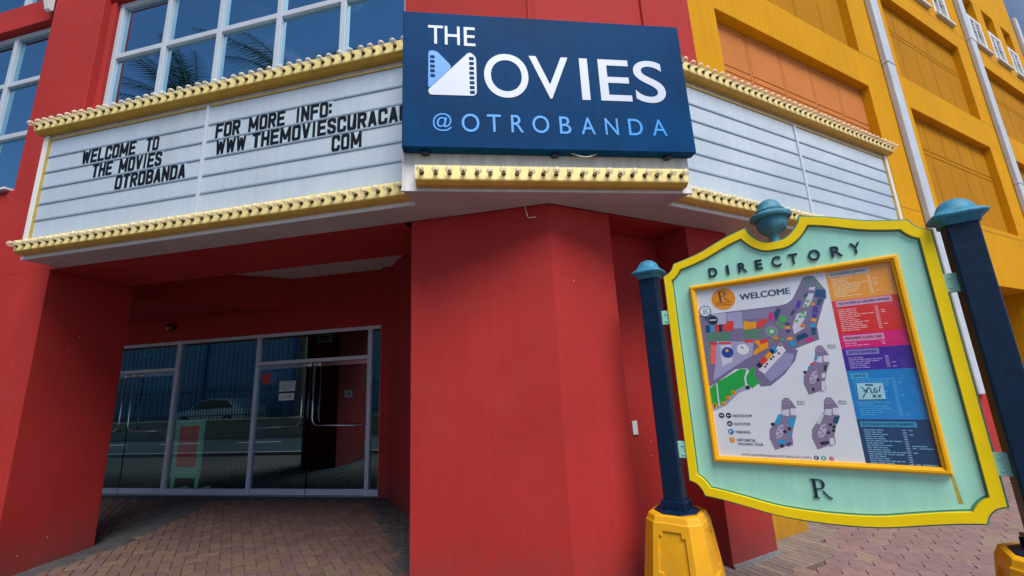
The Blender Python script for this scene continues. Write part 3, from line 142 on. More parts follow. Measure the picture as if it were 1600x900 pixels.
class MB:
    """collects verts and faces in a frame; build() links them as ONE mesh object"""
    def __init__(s):
        s.v, s.f, s.c, s.cur = [], [], [], (1, 1, 1)
    def add(s, vs, fs):
        b = len(s.v)
        s.v += [tuple(p) for p in vs]
        for f in fs:
            s.f.append([b + i for i in f]); s.c.append(s.cur)
        return s
    def box(s, x0, x1, y0, y1, z0, z1):
        x0, x1 = sorted((x0, x1)); y0, y1 = sorted((y0, y1)); z0, z1 = sorted((z0, z1))
        vs = [(x0, y0, z0), (x1, y0, z0), (x1, y1, z0), (x0, y1, z0), (x0, y0, z1), (x1, y0, z1), (x1, y1, z1), (x0, y1, z1)]
        return s.add(vs, [(0, 3, 2, 1), (4, 5, 6, 7), (0, 1, 5, 4), (1, 2, 6, 5), (2, 3, 7, 6), (3, 0, 4, 7)])
    def prism_xz(s, pts, y0, y1):            # polygon in x,z (counter-clockwise seen from -y), between y0 < y1
        a = sum(p[0] * q[1] - q[0] * p[1] for p, q in zip(pts, pts[1:] + pts[:1]))
        if a < 0: pts = pts[::-1]
        n = len(pts)
        vs = [(x, y0, z) for x, z in pts] + [(x, y1, z) for x, z in pts]
        return s.add(vs, [tuple(range(n)), tuple(range(2 * n - 1, n - 1, -1))] + [(i, n + i, n + (i + 1) % n, (i + 1) % n) for i in range(n)])
    def prism_xy(s, pts, z0, z1):
        a = sum(p[0] * q[1] - q[0] * p[1] for p, q in zip(pts, pts[1:] + pts[:1]))
        if a < 0: pts = pts[::-1]
        n = len(pts)
        vs = [(x, y, z0) for x, y in pts] + [(x, y, z1) for x, y in pts]
        return s.add(vs, [tuple(range(n - 1, -1, -1)), tuple(range(n, 2 * n))] + [(i, (i + 1) % n, n + (i + 1) % n, n + i) for i in range(n)])
    def prism_yz(s, pts, x0, x1):
        a = sum(p[0] * q[1] - q[0] * p[1] for p, q in zip(pts, pts[1:] + pts[:1]))
        if a < 0: pts = pts[::-1]
        n = len(pts)
        vs = [(x0, y, z) for y, z in pts] + [(x1, y, z) for y, z in pts]
        return s.add(vs, [tuple(range(n - 1, -1, -1)), tuple(range(n, 2 * n))] + [(i, (i + 1) % n, n + (i + 1) % n, n + i) for i in range(n)])
    def loft(s, rings, cap=True):
        n = len(rings[0]); vs = [p for r in rings for p in r]; fs = []
        for k in range(len(rings) - 1):
            for i in range(n):
                j = (i + 1) % n
                fs.append((k * n + i, k * n + j, (k + 1) * n + j, (k + 1) * n + i))
        if cap:
            fs.append(tuple(range(n - 1, -1, -1))); m = (len(rings) - 1) * n; fs.append(tuple(range(m, m + n)))
        return s.add(vs, fs)
    def lathe(s, prof, c=(0, 0, 0), n=20, axis='z', power=2.0):
        rings = []
        for r, z in prof:
            ring = []
            for i in range(n):
                a = 2 * math.pi * (i + .5) / n
                ca, sa = math.cos(a), math.sin(a)
                k = (abs(ca) ** power + abs(sa) ** power) ** (-1 / power)
                p = (r * k * ca, r * k * sa, z)
                if axis == 'y': p = (p[0], -p[2], p[1])      # z of the profile runs towards -y
                ring.append((c[0] + p[0], c[1] + p[1], c[2] + p[2]))
            rings.append(ring)
        return s.loft(rings)
    def tube(s, path, r, n=8):
        P = [Vector(p) for p in path]; rings = []
        for i, p in enumerate(P):
            d = (P[min(i + 1, len(P) - 1)] - P[max(i - 1, 0)]).normalized()
            up = Vector((0, 0, 1)) if abs(d.z) < .95 else Vector((1, 0, 0))
            a = d.cross(up).normalized(); b = a.cross(d)
            rr = r[i] if isinstance(r, (list, tuple)) else r
            rings.append([tuple(p + a * rr * math.cos(t) + b * rr * math.sin(t)) for t in [2 * math.pi * k / n for k in range(n)]])
        return s.loft(rings)
    def quad(s, a, b, c, d):
        return s.add([a, b, c, d], [(0, 1, 2, 3)])
    def build(s, name, m, parent=None, F=ID, bevel=0, seg=2, smooth=False, colors=False, tags=None):
        M = (mw(parent).inverted() @ F) if parent is not None else F
        me = bpy.data.meshes.new(name)
        me.from_pydata([tuple(M @ Vector(p)) for p in s.v], [], s.f)
        bm = bmesh.new(); bm.from_mesh(me)
        bmesh.ops.recalc_face_normals(bm, faces=bm.faces[:])
        bm.to_mesh(me); bm.free()
        if colors:
            at = me.attributes.new('Col', 'FLOAT_COLOR', 'FACE')
            for i, c in enumerate(s.c): at.data[i].color = (*c, 1)
        me.materials.append(m)
        if smooth:
            me.polygons.foreach_set('use_smooth', [True] * len(me.polygons))
        o = bpy.data.objects.new(name, me)
        COL.objects.link(o)
        o['_mw'] = [v for row in (mw(parent) if parent is not None else ID) for v in row]
        if parent is not None: o.parent = parent
        if bevel:
            b = o.modifiers.new('Bevel', 'BEVEL'); b.width = bevel; b.segments = seg; b.limit_method = 'ANGLE'; b.angle_limit = R(35)
        if smooth and smooth != True:
            pass
        if tags: tag(o, *tags)
        return o

# ---- materials
MATS = {}
def mat(name, col, rough=.6, metal=0.0, var=0.08, scale=3.0, bump=0.0, bscale=120, streak=0.0, coat=0.0, spec=.5, stain=0.0, hue=None, splash=0.0, specks=None):
    """plain coloured surface with cloudy tone variation, fine grain and optional vertical rain streaks"""
    if name in MATS: return MATS[name]
    m = bpy.data.materials.new(name); m.use_nodes = True
    N, L = m.node_tree.nodes, m.node_tree.links
    b = N['Principled BSDF']
    c = lin(col)
    b.inputs['Roughness'].default_value = rough
    b.inputs['Metallic'].default_value = metal
    b.inputs['Coat Weight'].default_value = coat
    b.inputs['Coat Roughness'].default_value = .06
    b.inputs['Specular IOR Level'].default_value = spec
    tc = N.new('ShaderNodeTexCoord')
    n1 = N.new('ShaderNodeTexNoise'); n1.inputs['Scale'].default_value = scale; n1.inputs['Detail'].default_value = 6; n1.inputs['Roughness'].default_value = .62
    L.new(tc.outputs['Object'], n1.inputs['Vector'])
    mp = N.new('ShaderNodeMapRange'); mp.inputs['From Min'].default_value = .3; mp.inputs['From Max'].default_value = .7
    mp.inputs['To Min'].default_value = 1 - var; mp.inputs['To Max'].default_value = 1 + var
    L.new(n1.outputs['Fac'], mp.inputs['Value'])
    val = mp.outputs['Result']
    if streak:
        mm = N.new('ShaderNodeMapping'); mm.inputs['Scale'].default_value = (22, 22, .55)
        L.new(tc.outputs['Object'], mm.inputs['Vector'])
        n2 = N.new('ShaderNodeTexNoise'); n2.inputs['Scale'].default_value = 1.0; n2.inputs['Detail'].default_value = 4
        L.new(mm.outputs['Vector'], n2.inputs['Vector'])
        m2 = N.new('ShaderNodeMapRange'); m2.inputs['From Min'].default_value = .35; m2.inputs['From Max'].default_value = .7
        m2.inputs['To Min'].default_value = 1 - streak; m2.inputs['To Max'].default_value = 1 + streak * .6
        L.new(n2.outputs['Fac'], m2.inputs['Value'])
        mu = N.new('ShaderNodeMath'); mu.operation = 'MULTIPLY'
        L.new(val, mu.inputs[0]); L.new(m2.outputs['Result'], mu.inputs[1]); val = mu.outputs[0]
    vm = N.new('ShaderNodeVectorMath'); vm.operation = 'SCALE'
    vm.inputs[0].default_value = c
    L.new(val, vm.inputs['Scale'])
    colout = vm.outputs[0]
    if stain:
        n3 = N.new('ShaderNodeTexNoise'); n3.inputs['Scale'].default_value = scale * 2.7; n3.inputs['Detail'].default_value = 9; n3.inputs['Roughness'].default_value = .7
        L.new(tc.outputs['Object'], n3.inputs['Vector'])
        rp = N.new('ShaderNodeValToRGB'); rp.color_ramp.elements[0].position = .52; rp.color_ramp.elements[1].position = .72
        rp.color_ramp.elements[1].color = (stain, stain, stain, 1)
        L.new(n3.outputs['Fac'], rp.inputs['Fac'])
        mx = N.new('ShaderNodeMixRGB'); mx.inputs['Color2'].default_value = (*lin(hue or '5a4a40'), 1)
        L.new(rp.outputs['Color'], mx.inputs['Fac']); L.new(colout, mx.inputs['Color1']); colout = mx.outputs['Color']
    if splash:                                  # mud splashed up the foot of the wall, ragged upper edge
        sz = N.new('ShaderNodeSeparateXYZ'); L.new(tc.outputs['Object'], sz.inputs[0])
        n4 = N.new('ShaderNodeTexNoise'); n4.inputs['Scale'].default_value = 5; n4.inputs['Detail'].default_value = 8; n4.inputs['Roughness'].default_value = .7
        L.new(tc.outputs['Object'], n4.inputs['Vector'])
        ma = N.new('ShaderNodeMath'); ma.operation = 'MULTIPLY_ADD'; ma.inputs[1].default_value = -.75; L.new(n4.outputs['Fac'], ma.inputs[0]); L.new(sz.outputs['Z'], ma.inputs[2])
        m4 = N.new('ShaderNodeMapRange'); m4.inputs['From Min'].default_value = -.42; m4.inputs['From Max'].default_value = .12; m4.inputs['To Min'].default_value = splash; m4.inputs['To Max'].default_value = 0
        L.new(ma.outputs[0], m4.inputs['Value'])
        mx = N.new('ShaderNodeMixRGB'); mx.inputs['Color2'].default_value = (.085, .06, .055, 1)
        L.new(m4.outputs['Result'], mx.inputs['Fac']); L.new(colout, mx.inputs['Color1']); colout = mx.outputs['Color']
    if specks:                                  # chips where the paint has gone
        vo = N.new('ShaderNodeTexVoronoi'); vo.inputs['Scale'].default_value = 5.5; L.new(tc.outputs['Object'], vo.inputs['Vector'])
        n5 = N.new('ShaderNodeTexNoise'); n5.inputs['Scale'].default_value = 60; L.new(tc.outputs['Object'], n5.inputs['Vector'])
        ad = N.new('ShaderNodeMath'); ad.operation = 'MULTIPLY_ADD'; ad.inputs[1].default_value = .09; L.new(n5.outputs['Fac'], ad.inputs[0]); L.new(vo.outputs['Distance'], ad.inputs[2])
        lt = N.new('ShaderNodeMath'); lt.operation = 'LESS_THAN'; lt.inputs[1].default_value = .078; L.new(ad.outputs[0], lt.inputs[0])
        wn_ = N.new('ShaderNodeMath'); wn_.operation = 'GREATER_THAN'; wn_.inputs[1].default_value = .80
        sc = N.new('ShaderNodeSeparateColor'); L.new(vo.outputs['Color'], sc.inputs[0]); L.new(sc.outputs[0], wn_.inputs[0])
        mu2 = N.new('ShaderNodeMath'); mu2.operation = 'MULTIPLY'; L.new(lt.outputs[0], mu2.inputs[0]); L.new(wn_.outputs[0], mu2.inputs[1])
        mx = N.new('ShaderNodeMixRGB'); mx.inputs['Color2'].default_value = (*lin(specks), 1)
        L.new(mu2.outputs[0], mx.inputs['Fac']); L.new(colout, mx.inputs['Color1']); colout = mx.outputs['Color']
    L.new(colout, b.inputs['Base Color'])
    nr = N.new('ShaderNodeMapRange'); nr.inputs['To Min'].default_value = max(.02, rough - .1); nr.inputs['To Max'].default_value = min(1, rough + .1)
    L.new(n1.outputs['Fac'], nr.inputs['Value']); L.new(nr.outputs['Result'], b.inputs['Roughness'])
    if bump:
        nb = N.new('ShaderNodeTexNoise'); nb.inputs['Scale'].default_value = bscale; nb.inputs['Detail'].default_value = 4
        L.new(tc.outputs['Object'], nb.inputs['Vector'])
        bp = N.new('ShaderNodeBump'); bp.inputs['Strength'].default_value = bump; bp.inputs['Distance'].default_value = .01
        L.new(nb.outputs['Fac'], bp.inputs['Height']); L.new(bp.outputs['Normal'], b.inputs['Normal'])
    MATS[name] = m
    return m

def mat_glass(name, tint, refl, rough=.005, bumpy=0.0, sheen=(.86, .95, 1)):
    m = bpy.data.materials.new(name); m.use_nodes = True
    N, L = m.node_tree.nodes, m.node_tree.links
    N.clear()
    o = N.new('ShaderNodeOutputMaterial'); t = N.new('ShaderNodeBsdfTransparent'); g = N.new('ShaderNodeBsdfGlossy')
    t.inputs['Color'].default_value = (*tint, 1); g.inputs['Roughness'].default_value = rough
    g.inputs['Color'].default_value = (*sheen, 1)
    lwt = N.new('ShaderNodeLayerWeight'); lwt.inputs['Blend'].default_value = .5
    fr_ = N.new('ShaderNodeMath'); fr_.operation = 'POWER'; fr_.inputs[1].default_value = 4.0
    L.new(lwt.outputs['Facing'], fr_.inputs[0])
    mp = N.new('ShaderNodeMapRange'); mp.inputs['To Min'].default_value = refl; mp.inputs['To Max'].default_value = 1.0
    L.new(fr_.outputs[0], mp.inputs['Value'])
    mx = N.new('ShaderNodeMixShader')
    L.new(mp.outputs['Result'], mx.inputs['Fac']); L.new(t.outputs[0], mx.inputs[1]); L.new(g.outputs[0], mx.inputs[2])
    L.new(mx.outputs[0], o.inputs['Surface'])
    if bumpy:
        tc = N.new('ShaderNodeTexCoord'); nb = N.new('ShaderNodeTexNoise'); nb.inputs['Scale'].default_value = 1.4; nb.inputs['Detail'].default_value = 1
        L.new(tc.outputs['Object'], nb.inputs['Vector'])
        bp = N.new('ShaderNodeBump'); bp.inputs['Strength'].default_value = bumpy; bp.inputs['Distance'].default_value = .02
        L.new(nb.outputs['Fac'], bp.inputs['Height']); L.new(bp.outputs['Normal'], g.inputs['Normal'])
    MATS[name] = m
    return m

def mat_attr(name, rough=.6, coat=0.0, var=.1, scale=8, bump=0.0, bscale=60, spec=.5, wrinkle=0.0):
    """colour per face (paver colours, print inks) times a little tone variation"""
    m = bpy.data.materials.new(name); m.use_nodes = True
    N, L = m.node_tree.nodes, m.node_tree.links
    b = N['Principled BSDF']; b.inputs['Roughness'].default_value = rough
    b.inputs['Coat Weight'].default_value = coat; b.inputs['Coat Roughness'].default_value = .04
    b.inputs['Specular IOR Level'].default_value = spec
    a = N.new('ShaderNodeAttribute'); a.attribute_name = 'Col'
    tc = N.new('ShaderNodeTexCoord')
    n1 = N.new('ShaderNodeTexNoise'); n1.inputs['Scale'].default_value = scale; n1.inputs['Detail'].default_value = 6; n1.inputs['Roughness'].default_value = .65
    L.new(tc.outputs['Object'], n1.inputs['Vector'])
    mp = N.new('ShaderNodeMapRange'); mp.inputs['From Min'].default_value = .3; mp.inputs['From Max'].default_value = .7
    mp.inputs['To Min'].default_value = 1 - var; mp.inputs['To Max'].default_value = 1 + var
    L.new(n1.outputs['Fac'], mp.inputs['Value'])
    vm = N.new('ShaderNodeVectorMath'); vm.operation = 'SCALE'
    L.new(a.outputs['Color'], vm.inputs[0]); L.new(mp.outputs['Result'], vm.inputs['Scale'])
    L.new(vm.outputs[0], b.inputs['Base Color'])
    if bump:
        nb = N.new('ShaderNodeTexNoise'); nb.inputs['Scale'].default_value = bscale; nb.inputs['Detail'].default_value = 5
        L.new(tc.outputs['Object'], nb.inputs['Vector'])
        bp = N.new('ShaderNodeBump'); bp.inputs['Strength'].default_value = bump; bp.inputs['Distance'].default_value = .01
        L.new(nb.outputs['Fac'], bp.inputs['Height']); L.new(bp.outputs['Normal'], b.inputs['Normal'])
    if wrinkle:
        nb = N.new('ShaderNodeTexNoise'); nb.inputs['Scale'].default_value = 3.2; nb.inputs['Detail'].default_value = 2; nb.inputs['Distortion'].default_value = 1.5
        L.new(tc.outputs['Object'], nb.inputs['Vector'])
        bp = N.new('ShaderNodeBump'); bp.inputs['Strength'].default_value = wrinkle; bp.inputs['Distance'].default_value = .02
        L.new(nb.outputs['Fac'], bp.inputs['Height']); L.new(bp.outputs['Normal'], b.inputs['Coat Normal'])
    MATS[name] = m
    return m

# ---- lettering: Blender's built-in typeface turned into a mesh fitted to a rectangle of a frame
def text_data(s, bold=0.0):
    cu = bpy.data.curves.new('t', 'FONT'); cu.body = s; cu.size = 1; cu.offset = bold; cu.resolution_u = 10 if len(s) == 1 else 4
    ob = bpy.data.objects.new('t', cu); COL.objects.link(ob)
    me = bpy.data.meshes.new_from_object(ob)
    vs = [tuple(v.co) for v in me.vertices]; fs = [list(p.vertices) for p in me.polygons]
    bpy.data.objects.remove(ob); bpy.data.curves.remove(cu); bpy.data.meshes.remove(me)
    return vs, fs

def put_text(mb, s, u0, z0, u1, z1, y_front, y_back=None, bold=0.0, base_caps=True):
    """text s filling u0..u1 wide and (cap height) z0..z1 high, front face at y_front"""
    vs, fs = text_data(s, bold)
    if not vs: return
    xs = [v[0] for v in vs]; x0, x1 = min(xs), max(xs)
    cv, _ = text_data('H', bold)
    cy0, cy1 = min(v[1] for v in cv), max(v[1] for v in cv)
    if s in ('@', '|', '.', 'f') or not base_caps:
        cy0, cy1 = min(v[1] for v in vs), max(v[1] for v in vs)
    kx = (u1 - u0) / (x1 - x0); kz = (z1 - z0) / (cy1 - cy0)
    P = [(u0 + (v[0] - x0) * kx, z0 + (v[1] - cy0) * kz) for v in vs]
    b = [(x, y_front, z) for x, z in P]
    mb.add(b, fs)
    if y_back is not None:
        cnt = {}
        for f in fs:
            for i in range(len(f)):
                e = (f[i], f[(i + 1) % len(f)]); cnt[e] = cnt.get(e, 0) + 1
        n = len(mb.v); vs2 = b + [(x, y_back, z) for x, z in P]
        side = [(i, j, len(P) + j, len(P) + i) for (i, j) in cnt if (j, i) not in cnt]
        mb.add(vs2, side)
# ---------------------------------------------------------------- colours
RED = mat('red_stucco', (.40, .027, .025), .78, spec=.25, stain=.22, hue='a5474a', splash=.55, specks='c9a9a0', var=.10, scale=1.1, bump=.25, bscale=160, streak=.035)
YEL = mat('yellow_stucco', (.62, .29, .0015), .8, spec=.15, var=.08, scale=.9, bump=.2, bscale=140, streak=.07, stain=.18, hue='a87414', splash=.4)
YELP = mat('ochre_panel', (.44, .19, .0015), .82, spec=.15, var=.08, scale=.9, bump=.2, bscale=140, streak=.10)
ORA = mat('orange_panel', (.52, .18, .045), .8, spec=.2, var=.08, scale=1.2, bump=.2, bscale=140)
WHT = mat('white_paint', (.72, .74, .76), .5, var=.05, scale=4, streak=.06)
ALU = mat('aluminium', (.58, .64, .74), .4, metal=.15, var=.06, scale=6)
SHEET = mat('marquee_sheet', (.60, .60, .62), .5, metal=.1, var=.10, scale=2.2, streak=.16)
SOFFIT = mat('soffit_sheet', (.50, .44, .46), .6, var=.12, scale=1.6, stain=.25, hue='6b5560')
PANEL = mat('backlit_acrylic', (.49, .58, .68), .14, var=.05, scale=1.6, streak=.05, coat=.9, stain=.12, hue='7f95a8')
TRACK = mat('grey_track', (.32, .42, .52), .4, metal=.3, var=.08)
GOLD = mat('gold_cream_metal', (.90, .76, .32), .36, metal=.1, var=.10, scale=5, streak=.12, stain=.35, hue='a8791d')
GOLDD = mat('gold_trim', (.70, .50, .12), .35, metal=.4, var=.10, scale=7)
BLACKL = mat('black_letter', (.004, .007, .014), .55, var=.1, spec=.2)
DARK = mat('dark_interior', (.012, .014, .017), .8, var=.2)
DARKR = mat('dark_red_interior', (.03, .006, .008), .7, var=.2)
NAVYS = mat('sign_navy', (.0005, .046, .150), .6, var=.32, scale=1.2, streak=.08, spec=.06)  # cloudy dark blotches in the navy stand in for palm reflections
NAVYD = mat('sign_navy_side', (.004, .012, .045), .4, var=.1)
LETW = mat('letter_white', (.56, .63, .76), .4, var=.03, streak=.03)
LETB = mat('letter_blue', (.010, .30, .82), .4, var=.03)
LOGOB = mat('logo_blue', (.025, .28, .80), .4, var=.06)
GLASS_D = mat_glass('door_glass', (.40, .54, .56), .31, sheen=(.50, .85, .98), bumpy=.02)
GLASS_W = mat_glass('window_glass', (.35, .50, .50), .68, sheen=(.46, .80, 1.0), bumpy=.04)
STEEL = mat('steel', (.62, .64, .68), .22, metal=.95, var=.05)
CURT = mat('curtain', (.10, .16, .15), .9, var=.15, scale=4)

def wp(F, u, o):
    p = F @ Vector((u, o, 0)); return (p.x, p.y)

# ---------------------------------------------------------------- ground
def sheet(name, pts, z, m, kind='structure'):
    mb = MB(); mb.add([(x, y, z) for x, y in pts], [tuple(range(len(pts)))])
    o = mb.build(name, m)
    tag(o, kind=kind); return o

asph = mat('asphalt', (.055, .055, .06), .9, var=.2, scale=6, bump=.4, bscale=90)
mort = mat('joint_sand', (.09, .066, .056), .95, var=.2, scale=12, bump=.3)
ground = sheet('ground', [(-900, -900), (900, -900), (900, 900), (-900, 900)], -0.03, mat('earth', (.20, .17, .14), .95, var=.2, scale=.3))
road = sheet('road', [wp(LF, -60, -5.2), wp(LF, 25, -5.2), wp(LF, 25, -2.6), wp(LF, -1.5, -2.6), wp(LF, -1.5, -1.0), wp(LF, -60, -1.0)], -0.012, asph)
yard = sheet('yard', [wp(LF, -60, -20), wp(LF, 25, -20), wp(LF, 25, -5.21), wp(LF, -60, -5.21)], -0.014, mat('yard_concrete', (.22, .22, .22), .9, var=.15, scale=1.5))
bed = sheet('square', [wp(LF, -30, -.95), wp(LF, -1.45, -.95), wp(LF, -1.45, -2.55), wp(LF, 22, -2.55), wp(LF, 22, 14), wp(LF, -30, 14)], -0.006, mat('square_paving', (.20, .135, .12), .85, var=.18, scale=2.5, bump=.3))
sheet('porch_joints', [wp(LF, -14, -.9), wp(LF, .3, -.9), wp(LF, .3, 3.3), wp(LF, -14, 3.3)], -.003, mort)
sheet('square_joints', [wp(RF, .3, -6), wp(RF, 16, -6), wp(RF, 16, 4.5), wp(RF, .3, 4.5)], -.0015, mat('square_sand', (.13, .095, .085), .95, var=.2, scale=12, bump=.3))
mk = MB()
for i in range(14):
    mk.box(-40 + i * 3.4, -38.2 + i * 3.4, -3.95, -3.83, -.0115, -.008)
tag(mk.build('road_marking', mat('road_paint', (.7, .7, .66), .7, var=.15, scale=9), None, LF), kind='structure')
kb = MB(); kb.box(-30, -1.35, -1.0, -.88, -.03, .09); kb.box(-1.5, -1.35, -2.6, -1.0, -.03, .088); kb.box(-1.35, 22, -2.6, -2.45, -.03, .09)
tag(kb.build('kerb', mat('concrete', (.36, .35, .34), .85, var=.15, scale=7, bump=.3), None, LF, bevel=.012), kind='structure')

PAV = mat_attr('paver', .82, var=.16, scale=14, bump=.35, bscale=55)
def pick(cols, j=.10):
    c = random.choice(cols); k = 1 + random.uniform(-j, j); return tuple(v * k for v in c)
def inside(p, poly):
    c = False; n = len(poly)
    for i in range(n):
        a, b = poly[i], poly[i - 1]
        if (a[1] > p[1]) != (b[1] > p[1]) and p[0] < (b[0] - a[0]) * (p[1] - a[1]) / (b[1] - a[1]) + a[0]: c = not c
    return c
# herringbone bricks in the porch, laid diagonally to the doors
BR_C = [(.135, .078, .060), (.13, .074, .062), (.142, .086, .064), (.122, .070, .068), (.146, .098, .070), (.125, .075, .075)]
DK_C = [(.055, .055, .064), (.05, .05, .06), (.066, .063, .068)]
def brick(mb, cx, cy, w, h, ang, z, cols):
    ca, sa = math.cos(ang), math.sin(ang); g = .0035; e = .003
    a, b = w / 2 - g, h / 2 - g
    mb.cur = pick(cols)
    dz = random.uniform(-.0008, .0008)
    def P(x, y, zz): return (cx + x * ca - y * sa, cy + x * sa + y * ca, zz)
    lo = [P(x, y, -.01) for x, y in ((-a, -b), (a, -b), (a, b), (-a, b))]
    md = [P(x, y, z - e + dz) for x, y in ((-a, -b), (a, -b), (a, b), (-a, b))]
    hi = [P(x, y, z + dz) for x, y in ((-a + e, -b + e), (a - e, -b + e), (a - e, b - e), (-a + e, b - e))]
    mb.add(lo + md + hi, [(8, 9, 10, 11)] + [(i, (i + 1) % 4, 4 + (i + 1) % 4, 4 + i) for i in range(4)] + [(4 + i, 4 + (i + 1) % 4, 8 + (i + 1) % 4, 8 + i) for i in range(4)])
porch = [(-9.3, -.85), (.3, -.85), (.3, .0), (-1.15, .0), (-1.85, 1.1), (-3.22, 2.85), (-9.3, 2.85)]
band = [(-5.2, .95), (-5.75, 2.5), (-6.0, 2.85), (-6.75, 2.85), (-6.45, 2.4), (-5.75, .95)]
strip_pier = [(-5.62, -2.4), (-5.18, -.4), (-5.2, .98), (-5.62, .98)]
strip_wall = [(-1.0, .1), (-1.62, 1.0), (-3.0, 3.1), (-3.25, 2.84), (-1.85, 1.05), (-1.25, .1)]
mb = MB(); L_, W_ = .20, .10
cs = math.cos(math.pi / 4)
for i in range(-70, 70):
    for j in range(-48, 48):
        # herringbone unit: one brick along x, one along y, stepping diagonally
        for k in (0, 1):
            x = (i * 1 + 0) * W_; y = j * 4 * W_ + i * W_
            if k == 0: bx_, by_, ang = x + L_ / 2, y + W_ / 2, 0
            else: bx_, by_, ang = x + W_ / 2, y + W_ + L_ / 2, math.pi / 2
            X = bx_ * cs - by_ * cs - 4.2; Y = bx_ * cs + by_ * cs + .6
            if not inside((X, Y), porch) or inside((X, Y), band) or inside((X, Y), strip_pier) or inside((X, Y), strip_wall): continue
            brick(mb, X, Y, L_, W_, ang + math.pi / 4, .008, BR_C)
tag(mb.build('porch_paving', PAV, None, LF, colors=True), kind='structure')
# dark border pavers along the piers, the door line and the band across the porch
mb = MB()
for i in range(-150, 160):
    for j in range(-32, 70):
        x = -4.6 + i * .1; y = j * .05 * 2
        X, Y = x - 0 + (j % 2) * .05, y + .05
        if (inside((X, Y), band) or inside((X, Y), strip_pier) or inside((X, Y), strip_wall) or (-9.3 < X < -3.15 and 2.87 < Y < 3.12)):
            brick(mb, X, Y, .1, .1, 0, .008, DK_C)
tag(mb.build('border_paving', PAV, None, LF, colors=True), kind='structure')

# wavy interlocking pavers of the square on the right
WV_C = [(.25, .165, .16), (.235, .155, .155), (.26, .17, .16), (.225, .15, .16), (.26, .19, .16), (.24, .16, .16), (.25, .16, .158)]
PL_C = [(.23, .185, .165), (.21, .17, .155), (.25, .20, .175), (.20, .165, .155)]
def plank_zone(u, o):
    edge = -.29 if u < 2.72 else (-.04 if u < 3.2 else .20)
    return o > edge
mb = MB(); PW, PH = .225, .14
ca, sa = math.cos(R(14)), math.sin(R(14))
for i in range(-6, 90):
    for j in range(-60, 45):
        cx0 = i * PW + (PW / 2 if j % 2 else 0); cy0 = j * PH
        u, o = .2 + cx0 * ca - cy0 * sa, -1.2 + cx0 * sa + cy0 * ca
        if not (.3 < u < 16 and -6 < o < 4.5) or plank_zone(u, o) and o < .6 and u < 9 or o > 2.2 and u < 8.3: continue
        if o > -.0 and u < 2.99: continue
        wx, wy = wp(RF, u, o)
        ring = []
        nseg = 5; A_ = .021
        for s in range(4):
            for t in range(nseg):
                q = t / nseg; w = math.sin(2 * math.pi * q) * A_
                if s == 0: p = (-PW / 2 + PW * q, -PH / 2 + w)
                elif s == 1: p = (PW / 2 - w * .55, -PH / 2 + PH * q)
                elif s == 2: p = (PW / 2 - PW * q, PH / 2 + w)
                else: p = (-PW / 2 - w * .0 + math.sin(2 * math.pi * (1 - q)) * -A_ * .55, PH / 2 - PH * q)
                ring.append(p)
        g = .972; z = .009 + random.uniform(-.001, .001)
        mb.cur = pick(WV_C, .05)
        n = len(ring)
        P = lambda k, zz: [(u + (x * ca - y * sa) * k, o + (x * sa + y * ca) * k, zz) for x, y in ring]
        vs = P(g, -.004) + P(g, z - .004) + P(g * .965, z)
        mb.add(vs, [tuple(range(2 * n, 3 * n))] + [(a * n + q, a * n + (q + 1) % n, (a + 1) * n + (q + 1) % n, (a + 1) * n + q) for a in (0, 1) for q in range(n)])
tag(mb.build('wavy_paving', PAV, None, RF, colors=True), kind='structure')
mb = MB()
for i in range(0, 118):
    for j in range(-3, 4):
        u = .58 + i * .0725; o = -.155 + j * .255
        if plank_zone(u, o - .10) and o < .75 and not (o > .10 and u < 2.99) and u < 9:
            brick(mb, u, o, .0725, .255, R(0), .008, PL_C)
tag(mb.build('plank_paving', PAV, None, RF, colors=True), kind='structure')

# ---------------------------------------------------------------- cinema building
CIN = empty('cinema_building', Matrix.Translation((AX, AY, 0)), 'red stucco corner cinema building with large white framed upper windows and a recessed glass entrance', 'building')
def cpart(name, m, F, fn, **k):
    mb = MB(); fn(mb); return mb.build(name, m, CIN, F, **k)
BV = .005
p = cpart('pier', RED, LF, lambda b: b.prism_xy([(-6.42, 0), (-5.44, 0), (-5.56, .94), (-6.42, .94)], 0, 3.03), bevel=BV)
tag(p, 'dark red pier on the shaded side of the entrance')
def _centre(b):
    pts = [wp(LF, -1.22, 0), (AX, AY), wp(RF, .62, 0), wp(RF, .62, .9), (-.243, 5.785), (-.7, 4.6), wp(LF, -1.22, .85)]
    b.prism_xy(pts, 0, 3.03)
p = cpart('pier', RED, ID, _centre, bevel=BV); tag(p, 'bright red angled pier under the corner sign')
cpart('entrance_side_wall', RED, ID, lambda b: b.prism_xy([(-1.992, 6.867), (-.60, 4.45), (-.2, 4.7), (-.2, 6.9), (-1.9, 7.3)], 0, 3.7))
def _right(b):
    b.box(.55, 1.7, .41, .8, 0, 3.03)
    b.box(1.57, 2.17, 0, .8, 0, 3.03)
p = cpart('pilaster', RED, RF, _right, bevel=BV)
cpart('beam', RED, LF, lambda b: b.box(-14, -1.15, .001, .85, 3.031, 3.72))
def _ul(b):
    b.box(-14, -6.27, 0, .4, 3.038, 4.09)                  # under the far window
    b.box(-6.269, -5.41, 0, .5, 3.038, 9.2)               # pilaster between the windows
    b.box(-5.409, -5.33, .077, .5, 3.3, 6.6)
    b.box(-5.409, -1.301, 0.001, .4, 3.72, 4.11)
    b.box(-1.30, 0.0, 0, .4, 3.031, 9.2)
    b.box(-5.409, -1.301, .05, .5, 6.60, 9.2)             # over the main window
    b.box(-14, -6.27, .04, .5, 6.56, 6.93)                # spandrel of the far bay
cpart('wall', RED, LF, _ul, bevel=.008)
def _ur(b):
    b.box(-.06, 1.385, .03, .8, 3.031, 9.2)
    b.box(1.3851, 2.17, 0, .8, 3.031, 9.2)
